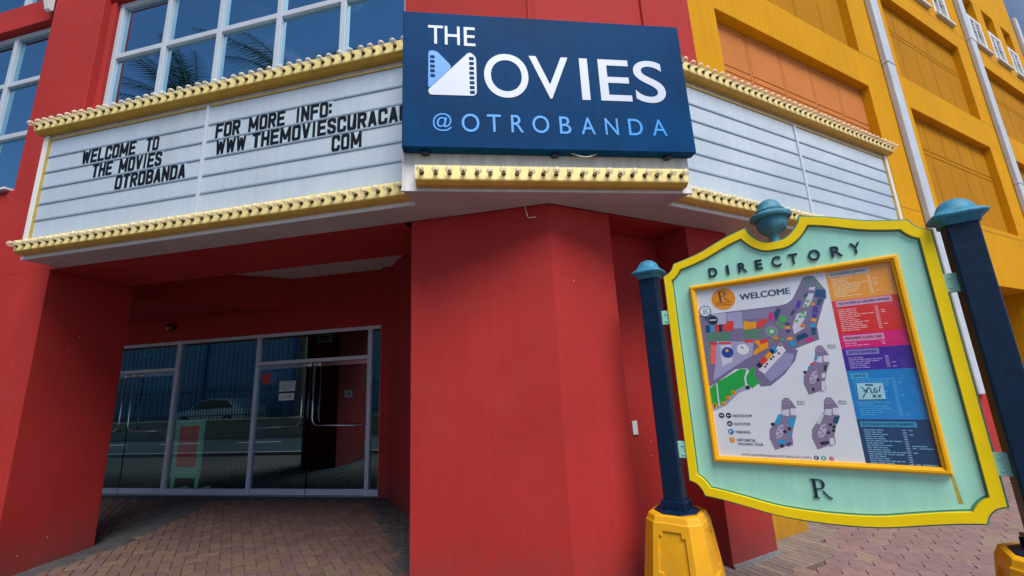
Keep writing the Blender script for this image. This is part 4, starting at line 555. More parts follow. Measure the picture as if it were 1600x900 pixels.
cpart('wall', RED, RF, _ur, bevel=.008)
cpart('skirting', mat('concrete_skirt', (.20, .21, .225), .85, var=.2, scale=9, bump=.4), RF, lambda b: (b.box(1.565, 2.185, -.018, .0, 0, .035), b.box(.64, 1.56, .385, .405, 0, .03)))
cpart('ceiling', mat('white_ceiling', (.66, .62, .64), .7, var=.05), LF, lambda b: b.box(-14, -.6, .85, 3.5, 3.62, 3.72))
cpart('bulkhead', RED, LF, lambda b: b.prism_xy([(-7.43, .85), (-5.02, 3.168), (-9.2, 3.168), (-9.2, .85)], 3.07, 3.618))
def _dw(b):
    b.box(-9.2, -2.95, 3.171, 3.5, 2.66, 3.62)
    b.box(-3.212, -2.95, 3.06, 3.5, 0, 3.62)
    b.box(-14, -9.2, 3.17, 3.5, 0, 3.62)
cpart('entrance_wall', RED, LF, _dw)
# dark lobby behind the doors
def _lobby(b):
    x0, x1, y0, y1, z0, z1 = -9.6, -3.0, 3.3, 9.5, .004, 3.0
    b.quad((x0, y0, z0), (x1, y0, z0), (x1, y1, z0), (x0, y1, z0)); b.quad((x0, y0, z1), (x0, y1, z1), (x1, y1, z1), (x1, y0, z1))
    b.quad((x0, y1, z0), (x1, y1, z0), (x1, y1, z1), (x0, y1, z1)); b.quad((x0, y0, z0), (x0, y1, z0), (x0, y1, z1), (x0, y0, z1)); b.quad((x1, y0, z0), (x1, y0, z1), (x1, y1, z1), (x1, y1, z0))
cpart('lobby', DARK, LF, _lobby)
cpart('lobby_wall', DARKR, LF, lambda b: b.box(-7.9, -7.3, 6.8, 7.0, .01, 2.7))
cpart('roof', mat('roof', (.2, .2, .2), .9), ID, lambda b: b.prism_xy([wp(LF, -14, .41), wp(LF, 0, .41), wp(RF, 2.1, .81), wp(RF, 2.1, 9), wp(LF, -14, 9)], 9.0, 9.2))

# upper windows: frame > panes, with curtains behind
FRAMEP = mat('window_frame_paint', (.46, .52, .60), .45, var=.06, scale=5)
def window(us, zs, o=.15, w=.068, F=LF, par=CIN, glass=None):
    mb = MB(); h = w / 2
    for u in us: mb.box(u - h, u + h, o - .03, o + .05, zs[0] - h, zs[-1] + h)
    for z in zs:
        for a, b in zip(us, us[1:]): mb.box(a + h, b - h, o - .027, o + .047, z - h, z + h)
    f = mb.build('window', FRAMEP, par, F, bevel=.006)
    for a, b in zip(us, us[1:]):
        for c_, d in zip(zs, zs[1:]):
            g = MB(); y = o + .012
            g.quad((a + h - .004, y, c_ + h - .004), (b - h + .004, y, c_ + h - .004), (b - h + .004, y, d - h + .004), (a + h - .004, y, d - h + .004))
            g.build('pane', glass or GLASS_W, f, F)
    return f
window([-5.29, -4.52, -3.717, -2.905, -2.09, -1.34], [4.16, 4.97, 5.79, 6.555])
window([-11.11, -10.31, -9.51, -8.71, -7.91, -7.11, -6.31], [4.14, 4.97, 5.77, 6.515])
window([-11.11, -10.31, -9.51, -8.71, -7.91, -7.11, -6.31], [6.97, 7.75, 8.55, 9.1])
cpart('sill', WHT, LF, lambda b: b.box(-12, -6.33, -.05, .14, 4.09, 4.12), bevel=.006)
def _bracket(b):
    b.prism_yz([(-.30, 7.6), (-.02, 7.6), (-.001, 6.62), (-.03, 6.60), (-.05, 6.62)], -6.36, -6.28)
cpart('bracket', WHT, LF, _bracket, bevel=.004)
def curtain(u0, u1, z0, z1, o):
    mb = MB(); n = int((u1 - u0) / .022); pts = []
    for i in range(n + 1):
        u = u0 + (u1 - u0) * i / n
        pts.append((u, o + .035 * math.sin(u * 52) + .02 * math.sin(u * 23 + 1)))
    for (a, b) in zip(pts, pts[1:]): mb.quad((a[0], a[1], z0), (b[0], b[1], z0), (b[0], b[1], z1), (a[0], a[1], z1))
    return mb.build('curtain', CURT, CIN, LF, smooth=True)
curtain(-4.35, -1.95, 4.2, 6.5, .42); curtain(-9.0, -6.35, 4.2, 6.5, .42)
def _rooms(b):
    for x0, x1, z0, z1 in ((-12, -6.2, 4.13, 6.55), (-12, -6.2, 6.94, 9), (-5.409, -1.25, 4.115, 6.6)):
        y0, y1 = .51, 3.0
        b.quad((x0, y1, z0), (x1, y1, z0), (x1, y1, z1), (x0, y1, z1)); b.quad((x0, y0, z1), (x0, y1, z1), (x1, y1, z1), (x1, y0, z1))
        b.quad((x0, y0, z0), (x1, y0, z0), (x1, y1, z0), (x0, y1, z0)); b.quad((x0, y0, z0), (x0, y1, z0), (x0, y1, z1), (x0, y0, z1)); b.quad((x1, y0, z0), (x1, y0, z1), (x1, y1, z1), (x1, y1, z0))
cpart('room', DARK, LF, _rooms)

# ---- glazed entrance: a door screen with two pairs of glass doors
O = 3.17
scr = MB()
for a, b in ((-3.268, -3.214), (-3.497, -3.43), (-5.665, -5.60), (-7.40, -7.325), (-9.25, -9.19)):
    scr.box(a, b, O - .02, O + .06, .012, 2.655)
def hbar(a, b, z0, z1): scr.box(a, b, O - .015, O + .055, z0, z1)
for a, b in ((-3.43, -3.268), (-5.60, -3.497), (-7.325, -5.665), (-9.19, -7.40)): hbar(a, b, 2.595, 2.653)
for a, b in ((-5.60, -3.497), (-9.19, -7.40)): hbar(a, b, 2.11, 2.17)
for a, b in ((-3.43, -3.268), (-7.325, -5.665)): hbar(a, b, .012, .10)
FRM = scr.build('entrance_frame', ALU, CIN, LF, bevel=.005)
def pane(u0, u1, z0, z1, o=O + .02):
    g = MB(); g.quad((u0, o, z0), (u1, o, z0), (u1, o, z1), (u0, o, z1)); g.build('pane', GLASS_D, FRM, LF)
pane(-3.434, -3.264, .09, 2.60); pane(-7.33, -5.66, .09, 2.60); pane(-5.605, -3.49, 2.165, 2.60); pane(-9.2, -7.395, 2.165, 2.60)
def door(u0, u1, hinge_left):
    g = MB(); g.box(u0 + .008, u1 - .008, O + .016, O + .028, .10, 2.04); dd = g.build('door', GLASS_D, CIN, LF)
    for z0, z1 in ((.014, .104), (2.035, 2.105)):
        d = MB(); d.box(u0 + .006, u1 - .006, O, O + .045, z0, z1); d.build('rail', STEEL if z0 > 1 else ALU, dd, LF, bevel=.004)
    for y in (O - .06, O + .10):
        s = -1 if hinge_left else 1
        uf, ue = (u1 - .10, u0 + .12) if hinge_left else (u0 + .10, u1 - .12)
        path = [(uf, y, 2.03), (uf, y, 1.22)] + [(uf + s * .10 * (1 - math.cos(t)), y, 1.22 - .14 * math.sin(t)) for t in [k * math.pi / 12 for k in range(1, 7)]] + [(ue, y, 1.065), (ue, O + .02, 1.065)]
        h = MB(); h.tube(path, .012, 8); h.box(uf - .02, uf + .02, min(y, O + .02), max(y, O + .02), 2.04, 2.09)
        h.tube([(uf, y, 1.32), (uf, O + .02, 1.32)], .008, 6)
        h.build('handle', STEEL, dd, LF, smooth=True)
door(-5.60, -4.555, True); door(-4.545, -3.497, False); door(-9.19, -8.36, True); door(-8.35, -7.40, False)
cpart('threshold', mat('worn_sill', (.30, .29, .30), .6, metal=.3, var=.2, scale=8), LF, lambda b: b.box(-9.2, -3.22, O - .07, O + .06, .0, .0118))

# ---------------------------------------------------------------- yellow building
YB = empty('yellow_building', RF @ Matrix.Translation((2.2, .19, 0)), 'tall yellow building with ochre recessed panels and white downpipes beside the red cinema', 'building')
def ypart(name, m, fn, **k):
    mb = MB(); fn(mb); return mb.build(name, m, YB, RF, **k)
Y0 = .19
BAYS = [(2.97, 6.93), (8.45, 12.28), (13.83, 17.5)]
COLS = [(2.171, 2.97), (6.93, 8.45), (12.28, 13.83), (17.5, 18.15)]
def _yw(b):
    for a, c in COLS: b.box(a, c, Y0, Y0 + .9, 0 if a < 7 else (0 if a < 8 else 0), 13.4)
    for a, c in BAYS:
        b.box(a + .001, c - .001, Y0 + .0005, Y0 + .9, 2.99, 4.24)
        b.box(a + .001, c - .001, Y0 + .0005, Y0 + .9, 6.40, 7.09)
        b.box(a + .001, c - .001, Y0 + .0005, Y0 + .9, 9.12, 9.79)
        b.box(a + .001, c - .001, Y0 + .0005, Y0 + .9, 11.48, 13.4)
ypart('wall', YEL, _yw, bevel=.01)
NICHES = {0: [(3.2, 4.05), (4.55, 5.4), (5.95, 6.8)], 1: [(8.75, 9.6), (10.1, 10.95), (11.5, 12.28)], 2: [(13.83, 14.65), (15.25, 16.1), (16.7, 17.5)]}
for i, (a, c) in enumerate(BAYS):
    x = a
    for n0, n1 in NICHES[i] + [(c, c)]:
        if n0 - x > .02: ypart('window_pier', YEL, lambda b: b.box(x + .0005, n0 - .0005, Y0 + .0003, Y0 + .9, 9.79, 11.48))
        x = n1
def _niche(b):
    for i in NICHES:
        for n0, n1 in NICHES[i]: b.box(n0, n1, Y0 + .16, Y0 + .3, 9.79, 11.48)
ypart('niche_panel', YELP, _niche)
def panels(name, m, a, c, z0, z1, zg, cols):
    def fn(b):
        b.box(a, c, Y0 + .15, Y0 + .5, z0, z1)
        w = (c - a) / cols; g = .010; s = .055
        for i in range(cols):
            x0 = a + i * w + (s / 2 if i else 0); x1 = a + (i + 1) * w - (s / 2 if i < cols - 1 else 0)
            for q0, q1 in ((z0, zg - .05), (zg + .05, z1)):
                b.box(x0 + g / 2, x1 - g / 2, Y0 + .135, Y0 + .151, q0 + g, q1 - g)
            b.box(x0 + g / 2, x1 - g / 2, Y0 + .135, Y0 + .151, zg - .05 + g, zg + .05 - g)
            if i: b.box(x0 - s + g / 2, x0 - g / 2, Y0 + .135, Y0 + .151, z0 + g, z1 - g)
    return ypart(name, m, fn)
for i, (a, c) in enumerate(BAYS):
    panels('recessed_panel', ORA if i == 0 else YELP, a, c, 4.24, 6.40, 5.645, 5)
    panels('recessed_panel', YELP, a, c, 7.09, 9.12, 8.40, 5)
def _lines(b):
    for z in (4.13, 7.10, 9.55, 12.2):
        pass
def win_small(n0, n1):
    mb = MB(); z0, z1 = 9.84, 10.74; o = Y0 - .012
    mb.box(n0 - .04, n0 + .06, o, Y0 + .16, z0, z1); mb.box(n1 - .06, n1 + .04, o, Y0 + .16, z0, z1)
    mb.box(n0 + .06, n1 - .06, o, Y0 + .16, z1 - .08, z1); mb.box(n0 + .06, n1 - .06, o, Y0 + .16, z0, z0 + .06)
    mb.box((n0 + n1) / 2 - .025, (n0 + n1) / 2 + .025, o + .01, Y0 + .15, z0 + .06, z1 - .08)
    for k in range(3):
        zz = z0 + .52 + k * .11
        mb.prism_yz([(o + .02, zz), (o + .08, zz + .05), (o + .09, zz + .04), (o + .03, zz - .01)], n0 + .06, n1 - .06)
    f = mb.build('window', WHT, YB, RF, bevel=.006)
    s = MB(); s.box(n0 - .08, n1 + .10, Y0 - .07, Y0 + .1, 9.72, 9.80); s.box(n0 - .05, n1 + .07, Y0 - .05, Y0 + .1, 9.80, 9.835)
    s.build('sill', mat('grey_sill', (.55, .57, .57), .6, var=.1), f, RF, bevel=.008)
    g = MB(); g.quad((n0 + .05, Y0 + .10, z0 + .05), (n1 - .05, Y0 + .10, z0 + .05), (n1 - .05, Y0 + .10, z1 - .05), (n0 + .05, Y0 + .10, z1 - .05)); g.build('pane', mat('pale_pane', (.25, .32, .36), .15, var=.05, coat=.3), f, RF)
for i in (1, 2):
    for n0, n1 in NICHES[i]: win_small(n0, n1)
def pipe(u0, u1, z0, z1, joints):
    PIPE = mat('pipe_paint', (.50, .56, .66), .55, var=.08, scale=4, streak=.12, stain=.15, hue='8a8f98')
    mb = MB(); mb.box(u0, u1, Y0 - .10, Y0 - .004, z0, z1)
    for z in joints: mb.box(u0 - .012, u1 + .012, Y0 - .112, Y0 - .001, z, z + .03)
    return mb.build('downpipe', PIPE, YB, RF, bevel=.02)
pipe(7.66, 7.95, 1.10, 12.6, (7.08,)); pipe(13.0, 13.33, 1.10, 12.6, (9.58, 5.6)); pipe(18.16, 18.40, 0, 12.3, ())
ypart('plinth', RED, lambda b: b.box(7.2, 8.18, Y0 - .02, Y0 + .0, 0, 1.09), bevel=.006); ypart('plinth', RED, lambda b: b.box(12.4, 13.7, Y0 - .02, Y0, 0, 1.09), bevel=.006)
ypart('arcade_wall', YELP, lambda b: (b.box(8.2, 18.1, 3.2, 3.4, 0, 2.99), b.box(2.3, 8.2, 2.4, 2.6, 0, 2.99)))
ypart('seam', mat('seam_dark', (.25, .10, .01), .9), lambda b: [b.box(a + .002, c - .002, Y0 - .0015, Y0 + .002, z, z + .012) for a, c in ((6.935, 7.655), (7.955, 8.445), (12.3, 12.99), (13.34, 13.82)) for z in (4.13, 7.10, 9.56)] + [b.box(a, c, Y0 - .0015, Y0 + .002, 9.56, 9.572) for a, c in ((8.46, 12.27), (13.84, 17.49))] + [b.box(a, c, Y0 - .0015, Y0 + .002, 4.13, 4.142) for a, c in ((8.46, 12.27), (13.84, 17.49))])
ypart('roof', mat('roof', (.2, .2, .2), .9), lambda b: b.box(2.2, 18.1, Y0 + .9, 9, 2.995, 13.3))  # solid block filling the depth behind the facade, added to block light
# ---------------------------------------------------------------- marquee
MQ = empty('marquee', Matrix.Translation((AX, AY, 0)), 'long white letterboard marquee wrapping the corner above the entrance, with black changeable letters', 'marquee')
body = MB()
body.prism_xy([wp(LF, -5.28, -.32), wp(LF, -1.025, -.32), wp(CF, -1.157, -.215), wp(CF, 1.144, -.215), wp(RF, 1.0, -.335), wp(RF, 5.29, -.335), wp(RF, 5.29, .185), wp(RF, 2.176, .185), wp(RF, 2.176, -.004), (AX + .0008, AY - .004), wp(LF, -5.28, -.004)], 3.045, 4.535)
body.build('body', SHEET, MQ, ID, bevel=.004)
sf = MB()
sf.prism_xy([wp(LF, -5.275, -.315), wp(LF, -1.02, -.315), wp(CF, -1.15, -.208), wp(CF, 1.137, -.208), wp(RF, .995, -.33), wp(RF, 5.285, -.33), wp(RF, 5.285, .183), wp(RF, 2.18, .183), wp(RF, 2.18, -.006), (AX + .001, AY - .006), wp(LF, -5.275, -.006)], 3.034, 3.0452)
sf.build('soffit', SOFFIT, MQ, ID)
lip = MB()
lip.prism_xy([wp(CF, -1.160, -.219), wp(CF, 1.147, -.219), wp(CF, 1.147, -.2), wp(CF, -1.160, -.2)], 3.030, 3.052)
lip.build('lip', SHEET, MQ, ID)
for F, s in ((LF, -1), (RF, 1)):
    lp = MB(); a, b = sorted((s * 1.03, s * 5.292)); q = -.32 if s < 0 else -.335
    lp.box(a, b, q - .006, q + .01, 3.0325, 3.066); lp.build('lip', WHT, MQ, F)
    for u0, u1 in ((1.02, 3.165), (3.205, 5.20)):
        a, b = sorted((s * u0, s * u1))
        pn = MB(); pn.box(a, b, q - .006, q + .01, 3.25, 4.343)
        P_ = pn.build('letter_panel', PANEL, MQ, F)
        tr = MB()
        for z in (4.152, 3.974, 3.796, 3.618, 3.440):
            tr.box(a + .004, b - .004, q - .012, q - .0055, z - .009, z + .009)
            tr.box(a + .004, b - .004, q - .0145, q - .0115, z - .009, z - .005)
            for k in range(4):
                u = a + (b - a) * (k + .5) / 4; tr.box(u - .004, u + .004, q - .014, q - .009, z + .009, z + .014)
        tr.build('track', TRACK, P_, F)
        for k in range(2):
            w = (b - a) / 2
            for z0, z1 in ((4.345, 4.358), (3.234, 3.249)):
                gd = MB(); gd.box(a + k * w + .006, a + (k + 1) * w - .006, q - .018, q + .005, z0, z1); gd.build('trim', GOLDD, P_, F)
    dv = MB(); a, b = sorted((s * 3.167, s * 3.203)); dv.box(a, b, q - .02, q, 3.235, 4.358); dv.build('divider', ALU, MQ, F, bevel=.003)
    en = MB(); a, b = sorted((s * 5.202, s * 5.222)); en.box(a, b, q - .02, q, 3.235, 4.358); en.build('trim', GOLDD, MQ, F)
    en = MB(); a, b = sorted((s * 5.224, s * 5.288)); en.box(a, b, q - .026, q, 3.20, 4.40); en.build('end_strip', WHT, MQ, F, bevel=.004)
# changeable letters, every one on its clear tile: heavy condensed block letters drawn as strokes
T_ = .37                                     # stem width in a 1 x 1.7 letter box
_o = [(.30, .0), (.70, .0), (1, .22), (1, 1.48), (.70, 1.7), (.30, 1.7), (0, 1.48), (0, .22), (.30, .0)]
def _oval(n=5):
    out = []
    for cx, cy, a0 in ((.62, .38, -90), (.62, 1.32, 0), (.38, 1.32, 90), (.38, .38, 180)):
        for k in range(n + 1):
            a = R(a0 + 90 * k / n); out.append((cx + .25 * math.cos(a), cy + .25 * math.sin(a)))
    return out + out[:1]
_ov = _oval()
STROKES = {
 'I': [[(.5, 0), (.5, 1.7)]], 'T': [[(.5, 0), (.5, 1.7)], [(0, 1.57), (1, 1.57)]], 'L': [[(.13, 0), (.13, 1.7)], [(.13, .13), (1, .13)]],
 'E': [[(.13, 0), (.13, 1.7)], [(.13, .13), (1, .13)], [(.13, .87), (.9, .87)], [(.13, 1.57), (1, 1.57)]], 'F': [[(.13, 0), (.13, 1.7)], [(.13, .87), (.9, .87)], [(.13, 1.57), (1, 1.57)]],
 'H': [[(.13, 0), (.13, 1.7)], [(.87, 0), (.87, 1.7)], [(.13, .87), (.87, .87)]], 'N': [[(.13, 0), (.13, 1.7)], [(.87, 0), (.87, 1.7)], [(.13, 1.6), (.87, .1)]],
 'M': [[(.11, 0), (.11, 1.7)], [(.89, 0), (.89, 1.7)], [(.13, 1.6), (.5, .35)], [(.87, 1.6), (.5, .35)]], 'W': [[(.10, 1.7), (.27, .05)], [(.27, .05), (.5, 1.5)], [(.5, 1.5), (.73, .05)], [(.73, .05), (.90, 1.7)]],
 'V': [[(.12, 1.7), (.5, .08)], [(.88, 1.7), (.5, .08)]], 'A': [[(.12, 0), (.5, 1.62)], [(.88, 0), (.5, 1.62)], [(.25, .48), (.75, .48)]],
 'O': [_ov], 'U': [[(.13, 1.7), (.13, .38)] + _ov[18:] + _ov[1:6] + [(.87, .38), (.87, 1.7)]],
 'C': [[(.87, 1.1)] + _ov[6:24] + _ov[0:6] + [(.87, .6)]],
 'R': [[(.13, 0), (.13, 1.7)], [(.13, 1.57), (.62, 1.57), (.80, 1.48), (.87, 1.3), (.87, 1.1), (.80, .94), (.62, .85), (.13, .85)], [(.5, .85), (.88, 0)]],
 'D': [[(.13, 0), (.13, 1.7)], [(.13, 1.57), (.60, 1.57), (.80, 1.48), (.87, 1.3), (.87, .40), (.80, .22), (.60, .13), (.13, .13)]],
 'B': [[(.13, 0), (.13, 1.7)], [(.13, 1.57), (.60, 1.57), (.80, 1.48), (.86, 1.3), (.86, 1.12), (.78, .96), (.60, .88), (.13, .88)], [(.60, .88), (.80, .80), (.88, .62), (.88, .40), (.80, .22), (.60, .13), (.13, .13)]],
 'S': [[(.87, 1.15), (.87, 1.3), (.80, 1.48), (.62, 1.57), (.38, 1.57), (.20, 1.48), (.13, 1.3), (.13, 1.14), (.22, 1.0), (.78, .70), (.87, .55), (.87, .40), (.80, .22), (.62, .13), (.38, .13), (.20, .22), (.13, .40), (.13, .55)]],
}
def block_letter(mb, ch, u0, u1, z0, z1, yf, yb):
    kx, kz = (u1 - u0), (z1 - z0) / 1.7
    y = yf
    for st in STROKES[ch]:
        n = len(st); A_, B_ = [], []
        w = .5 * (T_ if ch not in 'MW' else .25)
        closed = st[0] == st[-1]
        for i, p in enumerate(st):
            a = Vector(st[i - 1]) if i else (Vector(st[-2]) if closed else None); b = Vector(st[i + 1]) if i < n - 1 else (Vector(st[1]) if closed else None); p = Vector(p)
            d1 = (p - a).normalized() if a is not None else (b - p).normalized(); d2 = (b - p).normalized() if b is not None else d1
            d = (d1 + d2).normalized(); nn = Vector((-d.y, d.x)); k = 1 / max(.6, nn.dot(Vector((-d1.y, d1.x))))
            h = w * (1.0 if abs(nn.x) > .5 else .92)
            A_.append(p + nn * h * k); B_.append(p - nn * h * k)
        cl = lambda v: (u0 + min(1, max(0, v.x)) * kx, z0 + min(1.7, max(0, v.y)) * kz)
        for i in range(n - 1):
            q = [cl(v) for v in (A_[i], A_[i + 1], B_[i + 1], B_[i])]
            mb.add([(x, y, z) for x, z in q] + [(x, yb, z) for x, z in q], [(0, 1, 2, 3), (0, 4, 5, 1), (1, 5, 6, 2), (2, 6, 7, 3), (3, 7, 4, 0)])
        y += .00025
TILE = mat('clear_tile', (.50, .62, .72), .15, var=.04, coat=.5)
for s, u0, u1, z0, z1 in DATA['ll']:
    # row bottoms sit on the tracks
    zt = min((4.152, 3.974, 3.796, 3.618, 3.440), key=lambda q: abs(q - z0 + .008))
    z0, z1 = zt + .012, zt + .012 + .150
    n = len(s); wts = [.62 if ch == 'I' else (.45 if ch == ':' else (1.28 if ch in 'MW' else 1.0)) for ch in s]; tot = sum(wts); u = u0
    W = u1 - u0
    for ch, w in zip(s, wts):
        cw = W * w / tot
        if u > -1.12: break
        mb = MB(); g = cw * .065
        if ch == 'I': mb.box(u + cw * .5 - W / tot * .12, u + cw * .5 + W / tot * .12, -.3345, -.3305, z0, z1)
        elif ch == ':':
            m_ = u + cw * .4
            for zz in (z0 + .03, z0 + .095): mb.box(m_ - .014, m_ + .014, -.3345, -.3305, zz, zz + .03)
        else: block_letter(mb, ch, u + g, u + cw - g, z0, z1, -.3345, -.3305)
        lt = mb.build('letter', BLACKL, MQ, LF)
        t = MB(); t.box(u + .003, u + cw - .003, -.3302, -.3275, z0 - .004, z1 + .012); t.build('tile', TILE, lt, LF)
        u += cw

# ---------------------------------------------------------------- gold light bars with bulbs
BULB = bpy.data.materials.new('bulb_glass'); BULB.use_nodes = True
N, L = BULB.node_tree.nodes, BULB.node_tree.links; N.clear()
o_ = N.new('ShaderNodeOutputMaterial'); t_ = N.new('ShaderNodeBsdfTransparent'); p_ = N.new('ShaderNodeBsdfPrincipled'); m_ = N.new('ShaderNodeMixShader')
p_.inputs['Base Color'].default_value = (.95, .87, .66, 1); p_.inputs['Roughness'].default_value = .08; p_.inputs['Coat Weight'].default_value = .6
lw = N.new('ShaderNodeLayerWeight'); lw.inputs['Blend'].default_value = .35
mr = N.new('ShaderNodeMapRange'); mr.inputs['To Min'].default_value = .26; mr.inputs['To Max'].default_value = .95
L.new(lw.outputs['Facing'], mr.inputs['Value']); L.new(mr.outputs['Result'], m_.inputs['Fac']); L.new(t_.outputs[0], m_.inputs[1]); L.new(p_.outputs[0], m_.inputs[2]); L.new(m_.outputs[0], o_.inputs['Surface'])
SOCK = mat('bulb_socket', (.07, .045, .02), .4, metal=.5, var=.2)
bulb_mb = MB(); bulb_mb.lathe([(.010, .018), (.014, .024), (.023, .034), (.0265, .046), (.0275, .055), (.024, .067), (.015, .076), (.004, .080)], n=14, axis='y')
sock_mb = MB(); sock_mb.lathe([(.018, 0), (.018, .006), (.014, .008), (.0125, .020), (.005, .024), (.003, .050)], n=10, axis='y')
b0 = bulb_mb.build('bulb', BULB, smooth=True); s0 = sock_mb.build('socket', SOCK, smooth=True)
BULB_ME, SOCK_ME = b0.data, s0.data
bpy.data.objects.remove(b0); bpy.data.objects.remove(s0)
OCHM = mat('ochre_metal', (.60, .36, .055), .4, metal=.15, var=.12, scale=5, stain=.3, hue='8a6a3a')
def light_bar(F, u0, u1, ob, zb, n, label, first, step):
    M = F @ Matrix.Translation((u0, ob, zb))
    e = empty('light_bar', M, label, 'light bar', 'gold bulb bars of the marquee')
    prof = [(0, 0), (-.055, 0), (-.088, .026), (-.09, .030), (-.09, .128), (-.072, .150), (0, .155)]
    mb = MB(); mb.prism_yz([(0, .0305), (-.0895, .0305), (-.09, .034), (-.09, .126), (-.086, .133), (-.072, .150), (0, .155)], 0, u1 - u0); mb.build('channel', GOLD, e, M, bevel=.002)
    mb = MB(); mb.prism_yz([(0, 0), (-.056, 0), (-.086, .022), (-.088, .030), (0, .030)], .004, u1 - u0 - .004); mb.build('lower_trim', OCHM, e, M, bevel=.002)
    for i in range(n):
        b = bpy.data.objects.new('bulb', BULB_ME); COL.objects.link(b); b.parent = e
        b.location = (first - u0 + i * step, -.09, .080); b.rotation_euler = (R(random.uniform(-9, 9)), random.uniform(0, 3), R(random.uniform(-8, 8)))
        s = bpy.data.objects.new('socket', SOCK_ME); COL.objects.link(s); s.parent = b
    return e
light_bar(LF, -5.34, -1.06, -.322, 4.405, 43, 'long gold bulb bar along the top edge of the letterboard that carries the black words', -5.30, .1004)
light_bar(LF, -5.25, -1.03, -.322, 3.066, 42, 'long gold bulb bar along the bottom edge of the letterboard that carries the black words', -5.21, .1)
light_bar(RF, 1.08, 5.34, -.337, 4.405, 43, 'long gold bulb bar along the top edge of the empty white letterboard', 1.12, .0995)
light_bar(RF, 1.03, 5.25, -.337, 3.066, 42, 'long gold bulb bar along the bottom edge of the empty white letterboard', 1.08, .0995)
light_bar(CF, -1.05, 1.07, -.217, 3.055, 21, 'short gold bulb bar under the dark blue cinema sign', -1.0, .1005)

# ---------------------------------------------------------------- cinema sign
MS = empty('cinema_sign', CF @ Matrix.Translation((0, -.265, 3.337)), 'dark blue box sign reading THE MOVIES @OTROBANDA on the corner of the marquee', 'sign')
mb = MB(); mb.box(-1.145, 1.168, -.315, -.225, 3.337, 4.537); mb.build('face', NAVYS, MS, CF, bevel=.006)
mb = MB(); mb.box(-1.13, 1.15, -.2255, -.2165, 3.34, 4.53)
for u in (-.98, .02, .95): mb.lathe([(.035, 0), (.035, .02), (.012, .022)], (u, -.25, 3.316), 10)
mb.build('mount', NAVYD, MS, CF)
mb = MB(); mb.tube([(.15 + .2 * t, -.27 - .03 * math.sin(math.pi * t), 3.335 - .045 * math.sin(math.pi * t)) for t in [k / 10 for k in range(11)]], .004, 6)
mb.build('cable', mat('cable_white', (.6, .52, .46), .6), MS, CF)
for i, (ch, a, b, z0, z1) in enumerate(DATA['ml']):
    w = MB()
    if i < 3: put_text(w, ch, a, z0, b, z1, -.3185, -.314, bold=.004)
    elif i < 8:
        if ch == 'I': a, b = .262, .330
        z0, z1 = (3.777, 4.176) if ch in 'OS' else (3.783, 4.170)
        put_text(w, ch, a, z0, b, z1, -.3185, -.314, bold=.006, base_caps=False)
    else: put_text(w, ch, a, z0, b, z1, -.3185, -.314, bold=.0, base_caps=False)
    w.build('letter', LETW if i < 8 else LETB, MS, CF)
# film-strip letter M: a blue and a white strip with sprocket holes
def rounded(pts, r, n=4):
    out = []; k = len(pts)
    for i in range(k):
        p, a, b = Vector(pts[i]), Vector(pts[i - 1]), Vector(pts[(i + 1) % k])
        q = min(r, (a - p).length / 2.2, (b - p).length / 2.2)
        s, e = p + (a - p).normalized() * q, p + (b - p).normalized() * q
        for t in [j / n for j in range(n + 1)]:
            v = s * (1 - t) ** 2 + p * 2 * t * (1 - t) + e * t * t; out.append((v.x, v.y))
    return out
lb = MB(); lb.prism_xz(rounded([(-.9516, 3.83), (-.9478, 4.178), (-.885, 4.175), (-.765, 4.035)], .035), -.3180, -.314); lb.build('logo', LOGOB, MS, CF)
lb = MB(); lb.prism_xz(rounded([(-.953, 3.822), (-.628, 4.182), (-.577, 4.135), (-.580, 3.783), (-.94, 3.780)], .04), -.3190, -.314); lb.build('logo', LETW, MS, CF)
hl = MB()
for u, z in DATA['logo']['bh']: hl.prism_xz(rounded([(u - .018, z - .014), (u + .018, z - .014), (u + .018, z + .014), (u - .018, z + .014)], .007), -.3187, -.317)
hl.build('sprocket_holes', NAVYS, MS, CF); hl = MB()
for u, z in DATA['logo']['wh']: hl.prism_xz(rounded([(u - .019, z - .0145), (u + .019, z - .0145), (u + .019, z + .0145), (u - .019, z + .0145)], .007), -.3197, -.318)
hl.build('sprocket_holes', NAVYS, MS, CF)

# ---------------------------------------------------------------- directory sign
NAVYP = mat('post_navy', (.0008, .015, .046), .42, var=.14, scale=9, coat=.0, spec=.25, stain=.22, hue='2c4a68')
PED = mat('pedestal_yellow', (.74, .36, .002), .5, var=.07, scale=6, bump=.12, bscale=50, stain=.22, hue='a8752a', splash=.35, specks='8a6a3a')
PAT = mat('patina_blue', (.022, .21, .36), .55, var=.28, scale=26, bump=.3, bscale=90, stain=.5, hue='4fa8b8')
PAT2 = mat('patina_green', (.045, .22, .32), .6, var=.4, scale=11, bump=.4, bscale=60, stain=.85, hue='5d4f58')
MINT = mat('mint_paint', (.36, .76, .62), .38, var=.06, scale=2.5, coat=.3, streak=.05)
TEAL = mat('teal_edge', (.045, .27, .25), .5, var=.06, scale=6)
LEMON = mat('lemon_paint', (.90, .66, .002), .5, var=.05, scale=4, spec=.25, stain=.12, hue='b39a2a')
AMBER = mat('amber_frame', (.85, .42, .001), .4, spec=.3, var=.03, scale=5, coat=.2)
INK = mat('dark_letter', (.006, .022, .05), .35, var=.1)

